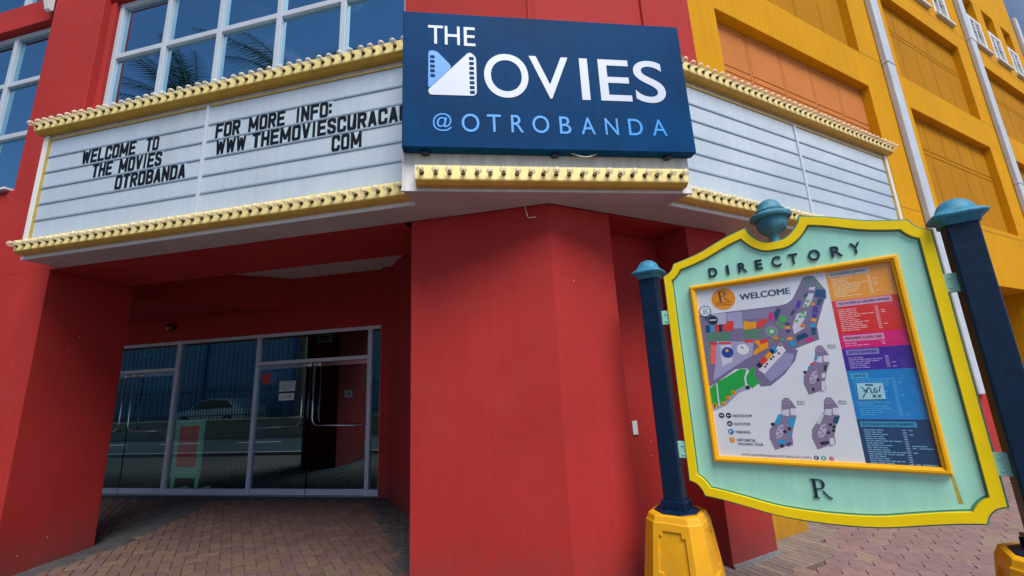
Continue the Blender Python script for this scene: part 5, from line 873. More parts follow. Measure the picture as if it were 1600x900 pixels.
DS = empty('directory_sign', DF @ Matrix.Translation((.8355, .03, 0)), 'mint green DIRECTORY board with yellow border hung between two dark blue posts', 'sign')
UC = .8355
half = [(0, 2.428), (.05, 2.431), (.10, 2.463), (.135, 2.505), (.149, 2.530), (.159, 2.557), (.235, 2.536), (.32, 2.507), (.45, 2.453), (.55, 2.424), (.648, 2.403), (.664, 2.370), (.690, 2.342), (.731, 2.322), (.731, .910), (.690, .893), (.660, .860), (.645, .823), (.55, .811), (.43, .789), (.27, .757), (.14, .744), (0, .740)]
half[5] = (.157, 2.557)
def smooth_pts(pts, lo, hi, n):              # Catmull-Rom between indices
    out = []
    for i in range(len(pts) - 1):
        out.append(pts[i])
        if lo <= i < hi:
            p0 = pts[max(i - 1, lo)]; p1 = pts[i]; p2 = pts[i + 1]; p3 = pts[min(i + 2, hi)]
            for k in range(1, n):
                t = k / n
                out.append(tuple(.5 * ((2 * p1[d]) + (-p0[d] + p2[d]) * t + (2 * p0[d] - 5 * p1[d] + 4 * p2[d] - p3[d]) * t * t + (-p0[d] + 3 * p1[d] - 3 * p2[d] + p3[d]) * t ** 3) for d in (0, 1)))
    out.append(pts[-1]); return out
hp = [smooth_pts(half[0:6], 0, 5, 4), smooth_pts(half[5:11], 0, 5, 4), smooth_pts(half[10:14], 0, 3, 5), half[13:15], smooth_pts(half[14:18], 0, 3, 5), smooth_pts(half[17:], 0, 5, 4)]
left = [[(-x, z) for x, z in p[::-1]] for p in hp[::-1]]
first = left[-1] + hp[0][1:]                 # the round notch under the finial is one piece, and so is the belly
last = hp[-1] + left[0][1:]
pieces = [first] + hp[1:-1] + [last] + left[1:-1]
pieces = [[(UC + x, z) for x, z in p] for p in pieces]
def offset_pieces(d):                        # each smooth piece moved inwards by d, then cut where neighbours cross
    res = []
    for p in pieces:
        P = [Vector(q) for q in p]
        P = [P[0] - (P[1] - P[0]).normalized() * .12] + P + [P[-1] + (P[-1] - P[-2]).normalized() * .12]
        o = []
        for i, q in enumerate(P):
            t = (P[min(i + 1, len(P) - 1)] - P[max(i - 1, 0)]).normalized(); o.append(q + Vector((t.y, -t.x)) * d)
        res.append(o)
    def cross(A, B):
        for i in range(len(A) - 2, -1, -1):
            for j in range(len(B) - 1):
                p, r, q, s_ = A[i], A[i + 1] - A[i], B[j], B[j + 1] - B[j]
                den = r.x * s_.y - r.y * s_.x
                if abs(den) < 1e-12: continue
                t = ((q - p).x * s_.y - (q - p).y * s_.x) / den; w = ((q - p).x * r.y - (q - p).y * r.x) / den
                if -1e-9 <= t <= 1 + 1e-9 and -1e-9 <= w <= 1 + 1e-9: return i, j, p + r * t
        return None
    n = len(res); cuts = [cross(res[k], res[(k + 1) % n]) for k in range(n)]
    out = []
    for k in range(n):
        j0 = cuts[k - 1][1] + 1; i1 = cuts[k][0]
        out.append(cuts[k - 1][2]); out += res[k][j0:i1 + 1]
    return [(v.x, v.y) for v in out]
outline = [q for p in pieces for q in p[:-1]]
inner, inner2, outer = offset_pieces(.050), offset_pieces(.060), offset_pieces(-.012)
from mathutils.geometry import delaunay_2d_cdt
def fill(mb, loops, y0, y1):                 # flat plate between y0 (front) and y1; further loops are holes
    vs = []; es = []
    for lp in loops:
        b_ = len(vs); vs += [Vector(p) for p in lp]; es += [(b_ + i, b_ + (i + 1) % len(lp)) for i in range(len(lp))]
    V, E_, F_, *_ = delaunay_2d_cdt(vs, es, [], 0, 1e-6)
    tri = []
    for f in F_:
        c = sum((V[i] for i in f), Vector((0, 0))) / len(f)
        if inside(c, [tuple(p) for p in loops[0]]) and not any(inside(c, [tuple(p) for p in l]) for l in loops[1:]): tri.append(tuple(f))
    n = len(V)
    side = []; cnt = {}
    for f in tri:
        for i in range(len(f)): cnt[(f[i], f[(i + 1) % len(f)])] = 1
    side = [(i, j, n + j, n + i) for (i, j) in cnt if (j, i) not in cnt]
    mb.add([(v.x, y0, v.y) for v in V] + [(v.x, y1, v.y) for v in V], tri + [tuple(n + i for i in f[::-1]) for f in tri] + side)
def ring(mb, A, B, y0, y1, y0b=None):
    n = len(A); yb = y0 if y0b is None else y0b
    vs = [(x, y0, z) for x, z in A] + [(x, yb, z) for x, z in B] + [(x, y1, z) for x, z in A] + [(x, y1, z) for x, z in B]
    fs = []
    for i in range(n):
        j = (i + 1) % n
        fs += [(i, j, n + j, n + i), (2 * n + i, 3 * n + i, 3 * n + j, 2 * n + j), (i, 2 * n + i, 2 * n + j, j), (n + i, n + j, 3 * n + j, 3 * n + i)]
    mb.add(vs, fs)
mb = MB(); fill(mb, [outer], .022, .055); BOARD = mb.build('board', TEAL, DS, DF)
mb = MB(); fill(mb, [inner2], .0203, .0215); mb.build('face', MINT, BOARD, DF)
mb = MB(); fill(mb, [outline, inner], .0, .0218); mb.build('border', LEMON, DS, DF)
# picture frame
U0, U1, Z0, Z1 = .272, 1.406, 1.038, 2.219
fw = .036
def rect(u0, u1, z0, z1): return [(u0, z0), (u0, z1), (u1, z1), (u1, z0)]
mb = MB()
A_, B_, C_, D_ = rect(U0, U1, Z0, Z1), rect(U0 + .010, U1 - .010, Z0 + .010, Z1 - .010), rect(U0 + .022, U1 - .022, Z0 + .022, Z1 - .022), rect(U0 + fw, U1 - fw, Z0 + fw, Z1 - fw)
def frame_loft(levels):
    vs = []; fs = []
    for pts, y in levels: vs += [(x, y, z) for x, z in pts]
    for k in range(len(levels) - 1):
        for i in range(4):
            j = (i + 1) % 4; fs.append((k * 4 + i, k * 4 + j, (k + 1) * 4 + j, (k + 1) * 4 + i))
    mb.add(vs, fs)
frame_loft([(A_, .0215), (A_, -.004), (B_, -.016), (C_, -.016), (rect(U0 + .026, U1 - .026, Z0 + .026, Z1 - .026), -.009), (D_, -.004), (D_, .0215)])
FRAME = mb.build('frame', AMBER, DS, DF, bevel=.0012)
# poster
PRINT = mat_attr('poster_print', .32, coat=.8, var=.03, scale=5, wrinkle=.22)
PB = .0140
def ink(h, k=.86): return tuple(min(.82, v * k) for v in lin(h))
mb = MB()
IU0, IU1, IZ0, IZ1 = U0 + fw - .004, U1 - fw + .004, Z0 + fw - .004, Z1 - fw + .004
def flat(pts, y): mb.add([(x, y, z) for x, z in pts], [tuple(range(len(pts)))])
mb.cur = (.66, .71, .80); flat([(IU0, IZ0), (IU1, IZ0), (IU1, IZ1), (IU0, IZ1)], PB)
lay = lambda k: PB - .0003 * k
uL = 1.063
zs = [IZ1] + DATA['zs'] + [IZ0]
for c, z1, z0 in zip(('f5a01c', 'e0272d', 'e0127c', '4526a0', '1288d6', '0c3f70'), zs, zs[1:]):
    mb.cur = ink(c); flat([(uL, z0), (IU1, z0), (IU1, z1), (uL, z1)], lay(1))
for c, l, pts in DATA['polys']:
    mb.cur = ink(c); flat([(min(max(u, IU0), IU1), min(max(z, IZ0), IZ1)) for u, z in pts], lay(l))
for c, l, u, z, r in DATA['circ']:
    mb.cur = ink(c); n = 22 if r > .012 else 9
    flat([(u + r * math.cos(2 * math.pi * k / n), z + r * math.sin(2 * math.pi * k / n)) for k in range(n)], lay(l) - random.uniform(0, .00012))
cols_t = {}
for (nm, n, a, b, un) in DATA['rows']:
    cc = {'ACC': 'ffe0b0', 'MEN': 'f7b8c0', 'PER': 'f6a8d4', 'GIF': 'b3a5e8', 'SER': '52b2ea', 'RES': '7fb4dc'}[nm]
    mb.cur = ink(cc)
    for i in range(n):
        z = a[1] + (b[1] - a[1]) * i / max(1, n - 1) if n > 1 else a[1]
        if nm == 'SER' and 2 <= i <= 9:
            pass
        u = 1.085; tot = random.uniform(.05, .15); end = u + tot
        while u < end:
            w = random.uniform(.012, .036); flat([(u, z - .0022), (u + w, z - .0022), (u + w, z + .0026), (u, z + .0026)], lay(2)); u += w + .004
        u = un + .004
        for q in range(random.choice((1, 1, 1, 2))):
            flat([(u, z - .0022), (u + .016, z - .0022), (u + .016, z + .0026), (u, z + .0026)], lay(2)); u += .026
        if nm == 'RES' and i in (7, 8, 15):
            flat([(u, z - .0022), (u + .06, z - .0022), (u + .06, z + .0026), (u, z + .0026)], lay(2))
for s, c1, c2, u0, u1, z0, z1 in DATA['tags']:
    mb.cur = ink(c1); flat([(u0, z0), (u1, z0), (u1, z1), (u0, z1)], lay(2))
POSTER = mb.build('poster', PRINT, DS, DF, colors=True)
for s, c1, c2, u0, u1, z0, z1 in DATA['tags']:
    tb = MB(); tb.cur = ink(c2); h = z1 - z0
    [put_text(tb, s, u0 + .010 + k, z0 + h * .27, u1 - .010 + k, z1 - h * .25, lay(3) - abs(k) * .05) for k in (0, .0009)]
    tb.build('lettering', PRINT, POSTER, DF, colors=True)
for s, c, l, u0, z0, u1, z1, b in DATA['texts']:
    tb = MB(); tb.cur = ink(c)
    for k in ((0,) if not b else (-1, 1)):
        put_text(tb, s, u0 + k * b * (z1 - z0), z0, u1 + k * b * (z1 - z0), z1, lay(l) - .0002 - .00004 * k)
    tb.build('lettering', PRINT, POSTER, DF, colors=True)
# serif R of the orange disc
def serif_R(mb, u, z, h, y0, y1=None):
    w = h * .40
    S = lambda pts: [(u + x * h, z + yy * h) for x, yy in pts]
    polys = [S([(-.36, 1), (.02, 1), (.02, .965), (-.36, .965)]), S([(-.27, .97), (-.13, .97), (-.13, .03), (-.27, .03)]), S([(-.36, .035), (-.04, .035), (-.04, 0), (-.36, 0)])]
    bo = []
    n = 12
    for k in range(n + 1):
        t = math.pi / 2 - math.pi * k / n; bo.append((.02 + .27 * math.cos(t), .74 + .26 * math.sin(t)))
    bi = []
    for k in range(n + 1):
        t = math.pi / 2 - math.pi * k / n; bi.append((.02 + .15 * math.cos(t), .74 + .225 * math.sin(t)))
    for p, q, p2, q2 in zip(bo, bo[1:], bi, bi[1:]): polys.append(S([p, q, q2, p2]))
    polys.append(S([(-.13, .48), (.02, .48), (.02, .515), (-.13, .515)]))
    leg = [(.16, .40), (.26, .25), (.38, .11), (.53, .02)]
    for (a, b) in zip(leg, leg[1:]): polys.append(S([(a[0] - .02, a[1] - .02), (b[0] - .02, b[1] - .025), (b[0] + .02, b[1] + .02), (a[0] + .02, a[1] + .02)]))
    for pp in polys:
        if y1 is None: mb.add([(x, y0, zz) for x, zz in pp], [tuple(range(len(pp)))])
        else: mb.prism_xz(pp, y0, y1)
cu, cz = [(c[2], c[3]) for c in DATA['circ'] if c[0] == 'f39a0c'][0]
tb = MB(); tb.cur = ink('33304a'); serif_R(tb, cu - .004, cz - .018, .072, lay(7))
tb.build('lettering', PRINT, POSTER, DF, colors=True)
# raised letters and emblem
for ch, a, b, z0, z1 in DATA['dl']:
    mb = MB()
    if ch in 'OC': z0, z1 = 2.263, 2.332
    else: z0, z1 = 2.265, 2.330
    put_text(mb, ch, a, z0, b, z1, .011, .0206, bold=.018, base_caps=False)
    mb.build('letter', INK, DS, DF)
mb = MB(); serif_R(mb, .8235, .868, .103, .012, .0206); mb.build('emblem', INK, DS, DF)
# rust run below the frame corner
mb = MB(); mb.add([(1.396, .0201, 1.037), (1.408, .0201, 1.037), (1.420, .0201, .90), (1.401, .0201, .90)], [(0, 1, 2, 3)])
mb.build('rust_stain', mat('rust_run', (.42, .36, .05), .6, var=.3, scale=30), DS, DF)

def sq_ring(c, r, z, p, n=24, rot=0):
    out = []
    for i in range(n):
        t = 2 * math.pi * (i + .5) / n + rot; ca, sa = math.cos(t), math.sin(t)
        k = (abs(ca) ** p + abs(sa) ** p) ** (-1 / p); out.append((c[0] + r * k * ca, c[1] + r * k * sa, z))
    return out
def make_post(u, label=None):
    c = (u, .03)
    mb = MB(); h = .0655; mb.box(u - h, u + h, .03 - h, .03 + h, .70, 2.335)
    post = mb.build('post', NAVYP, DS, DF, bevel=.010)
    mb = MB(); h = .082; mb.box(u - h, u + h, .03 - h, .03 + h, .722, .775)
    mb.lathe([(.155, .690), (.150, .712), (.105, .724)], (u, .03, 0), 8)
    for sx, sy in ((1, 0), (-1, 0), (0, 1), (0, -1)):
        for q in (-.035, .035):
            x0, y0 = u + sx * .083 + (q if sx == 0 else 0), .03 + sy * .083 + (q if sy == 0 else 0)
            mb.box(x0 - .005 - abs(sx) * .008, x0 + .005 + abs(sx) * .008, y0 - .005 - abs(sy) * .008, y0 + .005 + abs(sy) * .008, .718, .765)
    mb.build('collar', NAVYP, post, DF, bevel=.004)
    mb = MB(); rings = [sq_ring(c, r, z, p) for r, z, p in ((.078, 2.326, 9), (.080, 2.350, 9), (.090, 2.358, 8), (.108, 2.364, 7), (.115, 2.374, 6), (.112, 2.384, 5), (.098, 2.394, 4.5), (.086, 2.404, 3.5), (.082, 2.407, 3), (.076, 2.428, 2.5), (.064, 2.450, 2.2), (.044, 2.468, 2), (.020, 2.477, 2), (.004, 2.479, 2))]
    mb.loft(rings); mb.build('cap', PAT, post, DF, smooth=True)
    # pedestal: tapered square with chamfered corners and sunk panels
    mb = MB(); Zs = [(0, .262), (.04, .258), (.66, .182), (.668, .176), (.70, .165), (.705, .150)]
    def octo(h, z, ch=.62): return [(u + x * h, .03 + y * h, z) for x, y in ((-ch, -1), (ch, -1), (1, -ch), (1, ch), (ch, 1), (-ch, 1), (-1, ch), (-1, -ch))]
    rings = [octo(h, z) for z, h in Zs]
    vs = [p for r in rings for p in r]; fs = []
    for k in range(len(rings) - 1):
        for i in range(8):
            j = (i + 1) % 8
            if k == 1 and i % 2 == 0: continue
            fs.append((k * 8 + i, k * 8 + j, (k + 1) * 8 + j, (k + 1) * 8 + i))
    fs.append(tuple(range(40, 48))); mb.add(vs, fs)
    for i in (0, 2, 4, 6):
        a, b = Vector(rings[1][i]), Vector(rings[1][(i + 1) % 8]); d, c2 = Vector(rings[2][i]), Vector(rings[2][(i + 1) % 8])
        nrm = (b - a).cross(d - a).normalized()
        B_ = lambda s, t: (a * (1 - s) + b * s) * (1 - t) + (d * (1 - s) + c2 * s) * t
        def one(t0, t1):
            pin = [(.24, t0), (.76, t0), (.76, t0 + .05), (.86, t0 + .05), (.86, t1 - .05), (.76, t1 - .05), (.76, t1), (.24, t1), (.24, t1 - .05), (.14, t1 - .05), (.14, t0 + .05), (.24, t0 + .05)]
            return pin
        for lo, hi, (t0, t1) in ((0, .44, (.06, .38)), (.44, 1, (.50, .93))):
            pin = one(t0, t1); n = len(pin)
            O4 = [B_(0, lo), B_(1, lo), B_(1, hi), B_(0, hi)]
            I = [B_(s, t) for s, t in pin]; S_ = [v - nrm * .013 for v in I]
            vs = [tuple(v) for v in O4 + I + S_]
            fs = [(0, 1, 4 + 1, 4 + 0), (1, 5 + 1 - 1, 4 + 1) if False else (1, 4 + 2, 4 + 1)]
            fs = [(0, 1, 5, 4), (1, 6, 5), (1, 7, 6), (1, 2, 8, 7), (2, 9, 8), (2, 10, 9), (2, 3, 11, 10), (3, 12, 11), (3, 13, 12), (3, 0, 14, 13), (0, 15, 14), (0, 4, 15)]
            fs += [(4 + q, 4 + (q + 1) % n, 4 + n + (q + 1) % n, 4 + n + q) for q in range(n)] + [tuple(range(4 + n, 4 + 2 * n))]
            mb.add(vs, fs)
    mb.build('pedestal', PED, DS, DF, bevel=.004)
sb = MB()
for u, z, w, h in ((1.02, .765, .05, .004), (1.075, .763, .04, .003), (1.12, .772, .03, .003), (.60, .792, .018, .006), (.62, .788, .008, .009), (.97, .768, .03, .003)):
    sb.add([(u + w * t, .0199 if z > .79 else .0201, z + h * (k - .5) * math.sin(math.pi * t) + .003 * math.sin(9 * t)) for k in (0, 1) for t in [q / 6 for q in range(7)]], [(q, q + 1, q + 8, q + 7) for q in range(6)])
sb.build('scuff_marks', INK, BOARD, DF)
make_post(-.0135); make_post(1.6845)
for z0, z1 in ((1.968, 2.072), (1.045, 1.155)):
    for a, b in ((.047, .118), (1.553, 1.624)):
        mb = MB(); mb.box(a, b, .012, .048, z0, z1); bk = mb.build('bracket', MINT, DS, DF, bevel=.004); mb = MB(); mb.lathe([(.007, 0), (.007, .004), (.003, .006)], ((a + b) / 2, .012, z0 + .025), 8, 'y'); mb.lathe([(.007, 0), (.007, .004), (.003, .006)], ((a + b) / 2, .012, z1 - .025), 8, 'y'); mb.build('bolts', MINT, bk, DF)
mb = MB()
mb.lathe([(.030, 2.425), (.030, 2.468), (.034, 2.478), (.050, 2.488), (.076, 2.510), (.090, 2.545), (.092, 2.575), (.092, 2.590), (.118, 2.592), (.124, 2.602), (.124, 2.616), (.118, 2.624), (.096, 2.630), (.086, 2.640), (.088, 2.650), (.080, 2.658), (.072, 2.668), (.066, 2.690), (.052, 2.712), (.028, 2.728), (.004, 2.733)], (UC, .035, 0), 32)
mb.build('finial', PAT2, DS, DF, smooth=True).modifiers.new('Edge', 'EDGE_SPLIT').split_angle = R(45)

# card taped over the poster glass
cd = DATA['card']
mb = MB(); mb.prism_xz(cd, .0105, .0116)
CARD = mb.build('taped_card', mat('card_film', (.34, .62, .74), .2, var=.10, scale=30, coat=.6), None, DF)
tag(CARD, 'small pale blue card with scrawled marker taped over the SERVICES block of the directory poster', 'card')
mb = MB()
def stroke(pts, r=.0022):
    for a, b in zip(pts, pts[1:]):
        d = Vector((b[0] - a[0], b[1] - a[1])).normalized() * r; nx, nz = -d.y, d.x
        mb.add([(a[0] - nx, .0102, a[1] - nz), (b[0] - nx, .0102, b[1] - nz), (b[0] + nx, .0102, b[1] + nz), (a[0] + nx, .0102, a[1] + nz)], [(0, 1, 2, 3)])
cx, cz = 1.153, 1.463
K = lambda pts: [(cx + x * .05, cz + y * .042) for x, y in pts]
stroke(K([(-.75, .65), (-.45, .1), (.0, .5)])); stroke(K([(-.1, .5), (-.8, -.85)])); stroke(K([(-.65, .05), (-.2, -.15)]))
stroke(K([(.05, .35), (.05, -.2), (.25, -.25)])); stroke(K([(.6, .4), (.35, .3), (.3, -.1), (.55, -.2), (.6, .1), (.45, .1)])); stroke(K([(.95, .7), (.75, -.1)]))
stroke(K([(.1, -.45), (.4, -.85)])); stroke(K([(.4, -.45), (.1, -.85)])); stroke(K([(.55, -.45), (.85, -.85)])); stroke(K([(.85, -.45), (.55, -.85)])); stroke(K([(-.35, .85), (.35, .8)]), .004)
mb.build('marker_writing', INK, CARD, DF)

# ---------------------------------------------------------------- small things on the building
mb = MB(); mb.box(.993, 1.052, .395, .4095, 1.09, 1.212)
pl = mb.build('wall_plate', WHT, None, RF, bevel=.004); tag(pl, 'small white switch plate on the red recess wall beside the dark blue post', 'wall plate')
mb = MB(); mb.tube([(-.195, -.035, 3.035), (-.188, -.04, 2.99), (-.174, -.045, 2.925), (-.168, -.045, 2.912), (-.14, -.05, 2.909), (-.105, -.052, 2.911)], .004, 6)
mb.tube([(-.174, -.045, 2.925), (-.178, -.055, 2.945)], .004, 6)
w_ = mb.build('loose_wire', mat('wire_cream', (.66, .60, .48), .6), None, LF); tag(w_, 'loose cream wire hanging from the marquee soffit over the red pier', 'wire')

LP = empty('wall_lamp', LF @ Matrix.Translation((-8.45, 2.95, 3.2)), 'grey dome lamp mounted high in the dark porch left of the doors', 'lamp')
GREY = mat('lamp_grey', (.16, .18, .22), .5, var=.1)
mb = MB(); mb.lathe([(.10, 3.46), (.115, 3.45), (.115, 3.26), (.13, 3.25)], (-8.5, 2.85, 0), 20); mb.build('housing', GREY, LP, LF, smooth=True)
mb = MB(); mb.lathe([(.13, 3.25), (.30, 3.20), (.33, 3.165), (.325, 3.155), (.28, 3.17), (.10, 3.20)], (-8.5, 2.85, 0), 28); mb.build('shade', GREY, LP, LF, smooth=True)
mb = MB(); mb.lathe([(.09, 3.20), (.10, 3.14), (.07, 3.10), (.01, 3.09)], (-8.5, 2.85, 0), 16); mb.build('globe', mat('lamp_globe', (.2, .24, .3), .3), LP, LF, smooth=True)
mb = MB(); mb.box(-8.54, -8.46, 2.9, 3.17, 3.36, 3.42); mb.build('arm', GREY, LP, LF)
BL = empty('alarm_bell', LF @ Matrix.Translation((-7.62, 3.16, 2.926)), 'small dark red round alarm bell on the porch wall above the doors', 'bell')
mb = MB(); mb.lathe([(.05, .0), (.05, .02), (.075, .025), (.078, .045), (.06, .065), (.02, .075), (.002, .076)], (-7.62, 3.17, 2.926), 20, 'y'); mb.build('gong', mat('bell_red', (.12, .01, .012), .25, coat=.4), BL, LF, smooth=True)
mb = MB(); mb.box(-7.55, -7.50, 3.12, 3.168, 2.89, 2.97); mb.build('striker_box', mat('bell_dark', (.02, .01, .012), .5), BL, LF)

def notice(u0, u1, z0, z1, base, label, lines=(), words=None, o=O + .0145, name='paper_notice', wc=(.1, .1, .14)):
    mb = MB(); mb.box(u0, u1, o - .001, o, z0, z1)
    n = mb.build(name, mat(name + label[:6], base, .6, var=.05), None, LF)
    tag(n, label, 'notice')
    t = MB(); y = o - .0016
    for a, b, z, h in lines: t.add([(u0 + (u1 - u0) * a, y, z0 + (z1 - z0) * z), (u0 + (u1 - u0) * b, y, z0 + (z1 - z0) * z), (u0 + (u1 - u0) * b, y, z0 + (z1 - z0) * (z + h)), (u0 + (u1 - u0) * a, y, z0 + (z1 - z0) * (z + h))], [(0, 1, 2, 3)])
    if words: put_text(t, words, u0 + (u1 - u0) * .08, z0 + (z1 - z0) * .25, u1 - (u1 - u0) * .08, z0 + (z1 - z0) * .75, y, bold=.01)
    if t.v: t.build('printing', mat('notice_ink' + label[:6], wc, .6), n, LF)
notice(-5.17, -4.874, 1.50, 1.612, (.62, .66, .72), 'white strip notice reading CLOSED stuck on the glass door', words='CLOSED', wc=(.22, .02, .05))
notice(-5.172, -4.86, 1.648, 1.818, (.50, .60, .68), 'pale printed sheet with small text stuck on the glass door above the CLOSED strip', lines=[(.08, .92, .82, .07), (.06, .94, .66, .05), (.06, .90, .52, .05), (.06, .94, .38, .05), (.06, .8, .24, .05), (.2, .7, .1, .05)], wc=(.12, .2, .3))
n_ = notice(-5.53, -5.235, 1.80, 1.965, (.52, .03, .04), 'red and blue sticker in the upper corner of the glass door', lines=[(.55, .98, .05, .9)], name='door_sticker', wc=(.02, .16, .4))
notice(-3.914, -3.775, 1.50, 1.615, (.16, .18, .22), 'small dim grey paper sign stuck on the glass door nearest the red side wall', lines=[(.3, .7, .3, .4)], wc=(.05, .06, .08))
def green_sign(u0, u1, z0, z1, label):
    e = empty('lit_sign', LF @ Matrix.Translation(((u0 + u1) / 2, O + .2, z0)), label, 'sign', 'green signs behind the door glass')
    mb = MB(); mb.box(u0, u1, O + .18, O + .22, z0, z1); mb.build('housing', mat('sign_rim', (.25, .55, .42), .5), e, LF)
    mb = MB(); w = .035; mb.box(u0 + w, u1 - w, O + .174, O + .18, z0 + w * .8, z1 - w * .8); mb.build('panel', mat('sign_teal', (.03, .14, .13), .4), e, LF)
    mb = MB(); mb.box((u0 + u1) / 2 - .01, (u0 + u1) / 2 + .01, O + .19, O + .21, z1, 3.0); mb.build('stem', GREY, e, LF)
green_sign(-4.60, -4.32, 2.455, 2.60, 'small green framed sign behind the transom glass above the door with the CLOSED notice')
green_sign(-8.43, -8.14, 2.445, 2.59, 'small green framed sign behind the transom glass below the grey dome lamp')
# poster stand in the lobby
PS = empty('poster_stand', LF @ Matrix.Translation((-7.08, O + .14, 0)), 'red poster in a pale green frame, faint glow added, standing low behind the entrance glass', 'poster stand')
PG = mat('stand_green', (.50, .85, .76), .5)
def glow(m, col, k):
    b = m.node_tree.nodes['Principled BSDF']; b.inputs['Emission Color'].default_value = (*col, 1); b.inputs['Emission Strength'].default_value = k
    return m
glow(PG, (.25, .75, .62), .05)  # weak emission added to frame and poster so they show through the glass
mb = MB(); y = O + .12
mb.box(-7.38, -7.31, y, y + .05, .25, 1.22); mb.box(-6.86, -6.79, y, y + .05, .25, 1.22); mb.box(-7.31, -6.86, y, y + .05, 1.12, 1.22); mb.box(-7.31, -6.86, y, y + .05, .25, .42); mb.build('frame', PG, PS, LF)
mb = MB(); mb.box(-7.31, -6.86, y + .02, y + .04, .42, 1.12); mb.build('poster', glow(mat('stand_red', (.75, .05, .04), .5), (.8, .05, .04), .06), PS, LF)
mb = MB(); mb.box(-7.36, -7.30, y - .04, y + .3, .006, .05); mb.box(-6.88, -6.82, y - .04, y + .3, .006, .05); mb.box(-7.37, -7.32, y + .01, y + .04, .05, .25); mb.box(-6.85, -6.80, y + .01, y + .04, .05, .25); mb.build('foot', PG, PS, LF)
# ---------------------------------------------------------------- across the street (seen mirrored in the doors and windows)
WH = empty('warehouse', LF @ Matrix.Translation((-30, -13, 0)), 'blue corrugated metal warehouse mirrored in the entrance glass', 'warehouse')
mb = MB(); pts = []
u = -56.0
while u < -12.2:
    pts += [(u, -13.0), (u + .14, -13.0), (u + .18, -12.94), (u + .32, -12.94)]; u += .36
vs = [(x, y, 0) for x, y in pts] + [(x, y, 8.5) for x, y in pts]; n = len(pts)
mb.add(vs, [(i, i + 1, n + i + 1, n + i) for i in range(n - 1)])
mb.build('wall', mat('corrugated_blue', (.13, .24, .34), .5, metal=.2, var=.12, scale=1, streak=.15), WH, LF)
mb = MB(); mb.box(-56, -12.2, -30, -13.05, 0, 8.4); mb.build('core', mat('warehouse_core', (.2, .25, .3), .8), WH, LF)
mb = MB(); mb.box(-56.3, -11.9, -30, -12.6, 8.5, 8.8); mb.build('roof', mat('roof_sheet', (.35, .36, .38), .6), WH, LF)
for u in (-18.0, -24.5, -33):
    mb = MB(); mb.box(u - .12, u + .12, -12.94, -12.8, 0, 8.4); mb.build('downpipe', mat('pipe_blue', (.04, .1, .22), .5), WH, LF)
mb = MB(); mb.box(-60, -6, -5.8, -5.5, -.03, .62); mb.box(-60, -6, -5.84, -5.46, .62, .70)
lw_ = mb.build('low_wall', mat('tan_wall', (.40, .30, .20), .85, var=.2, scale=2, bump=.3, stain=.4), None, LF); tag(lw_, 'low tan wall across the street carrying an iron fence, mirrored in the doors', 'wall')
mb = MB()
u = -40.0
while u < -6.1:
    mb.box(u - .011, u + .011, -5.66, -5.64, .70, 2.05); u += .14
mb.box(-40, -6.1, -5.665, -5.635, .85, .89); mb.box(-40, -6.1, -5.665, -5.635, 1.85, 1.89)
fn = mb.build('iron_fence', mat('iron', (.015, .015, .017), .5), None, LF); tag(fn, 'dark iron picket fence on the low tan wall, mirrored in the doors', 'fence')
# parked car
CU, CO = -20.6, -10.6
CAR = empty('parked_car', LF @ Matrix.Translation((CU, CO, 0)), 'silver car parked behind the iron fence, mirrored in the entrance glass', 'car')
side = [(-2.2, .35), (-2.25, .62), (-2.1, .86), (-1.25, .98), (-.55, 1.46), (.2, 1.56), (1.3, 1.50), (1.95, 1.08), (2.18, .98), (2.22, .5), (2.1, .32)]
mb = MB(); mb.prism_xz([(CU + x, z) for x, z in side], CO - .88, CO + .88)
mb.build('body', mat('car_silver', (.55, .58, .62), .3, metal=.5, coat=.5), CAR, LF, bevel=.08, seg=3)
win = [(-1.05, 1.0), (-.5, 1.40), (.2, 1.48), (1.22, 1.43), (1.65, 1.05)]
for y0, y1 in ((CO - .893, CO - .86), (CO + .86, CO + .893)):
    mb = MB(); mb.prism_xz([(CU + x, z) for x, z in win], y0, y1); mb.build('window', mat('car_glass', (.02, .025, .03), .1, coat=.5), CAR, LF)
for x in (-1.4, 1.35):
    for yy in (CO - .80, CO + .80):
        mb = MB(); mb.lathe([(.20, -.1), (.33, -.1), (.35, -.07), (.35, .07), (.33, .1), (.20, .1)], (CU + x, yy, .35), 24, 'y'); wh = mb.build('wheel', mat('tyre', (.02, .02, .02), .8), CAR, LF)
        mb = MB(); mb.lathe([(.02, -.104), (.2, -.102), (.21, .102), (.02, .104)], (CU + x, yy, .35), 16, 'y'); mb.build('rim', mat('rim', (.5, .5, .52), .3, metal=.8), wh, LF)
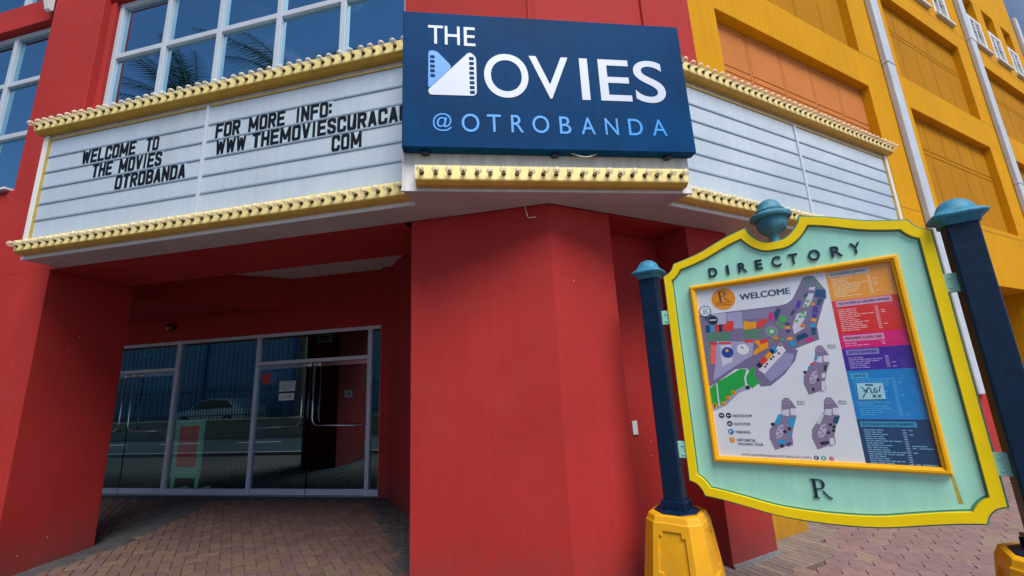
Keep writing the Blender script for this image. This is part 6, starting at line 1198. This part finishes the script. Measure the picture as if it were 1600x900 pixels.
# palms
FRD = mat('palm_leaf', (.055, .10, .03), .6, var=.2, scale=4)
TRK = mat('palm_trunk', (.17, .13, .10), .9, var=.25, scale=5, bump=.6, bscale=25)
def palm(u, o, h, label, seed):
    rnd = random.Random(seed)
    e = empty('palm_tree', LF @ Matrix.Translation((u, o, 0)), label, 'palm', 'palms across the street')
    mb = MB(); path = [(u + .25 * (t * t), o + .1 * math.sin(t * 3), t * h) for t in [k / 12 for k in range(13)]]
    mb.tube(path, [.22 - .07 * k / 12 for k in range(13)], 12); mb.build('trunk', TRK, e, LF, smooth=True)
    top = Vector(path[-1]); mb = MB()
    for k in range(34):
        az = rnd.uniform(0, 2 * math.pi); el = rnd.uniform(-.5, 1.25); Lf = rnd.uniform(2.2, 3.1)
        d = Vector((math.cos(az), math.sin(az), 0)); P = []
        for i in range(13):
            t = i / 12; a = el - t * (1.0 + .5 * (el < .4)) * 1.1
            if not P: P.append(top + Vector((0, 0, .1)))
            else: P.append(P[-1] + (d * math.cos(a) + Vector((0, 0, 1)) * math.sin(a)) * (Lf / 12))
        mb.tube([tuple(p) for p in P], [.022 * (1 - .8 * i / 12) for i in range(13)], 5)
        sv = d.cross(Vector((0, 0, 1)))
        for i in range(1, 36):
            t = i / 36 * 12; q = min(11, int(t)); p = P[q].lerp(P[q + 1], t - q); dr = (P[q + 1] - P[q]).normalized()
            ln = .50 * math.sin(math.pi * min(.97, .12 + .85 * i / 36)) + .06
            for s in (-1, 1):
                tip = p + (sv * s * .8 + dr * .6 + Vector((0, 0, -.35 + rnd.uniform(-.1, .1)))).normalized() * ln
                w = dr * .016
                mb.add([tuple(p - w), tuple(p + w), tuple(tip)], [(0, 1, 2)])
    mb.build('crown', FRD, e, LF)
palm(-12.2, -6.3, 10.2, 'tall palm whose crown is mirrored in the second upper window of the cinema', 3)
palm(-8.35, -6.3, 10.6, 'tall palm mirrored in the upper window closest to the dark blue cinema sign', 5)
# small house with a yellow roof farther off, mirrored in the narrow side light
HS = empty('small_house', LF @ Matrix.Translation((-18, -23, 0)), 'low house with an orange roof mirrored in the narrow side pane of the entrance', 'house')
mb = MB(); mb.box(-11.5, -4, -30, -22, 0, 3.0); mb.build('wall', mat('house_wall', (.45, .42, .36), .8, var=.1), HS, LF)
mb = MB(); mb.prism_yz([(-30.4, 3.0), (-21.6, 3.0), (-26, 4.8)], -11.8, -3.7); mb.build('roof', mat('roof_tile', (.55, .25, .05), .8, var=.2), HS, LF)
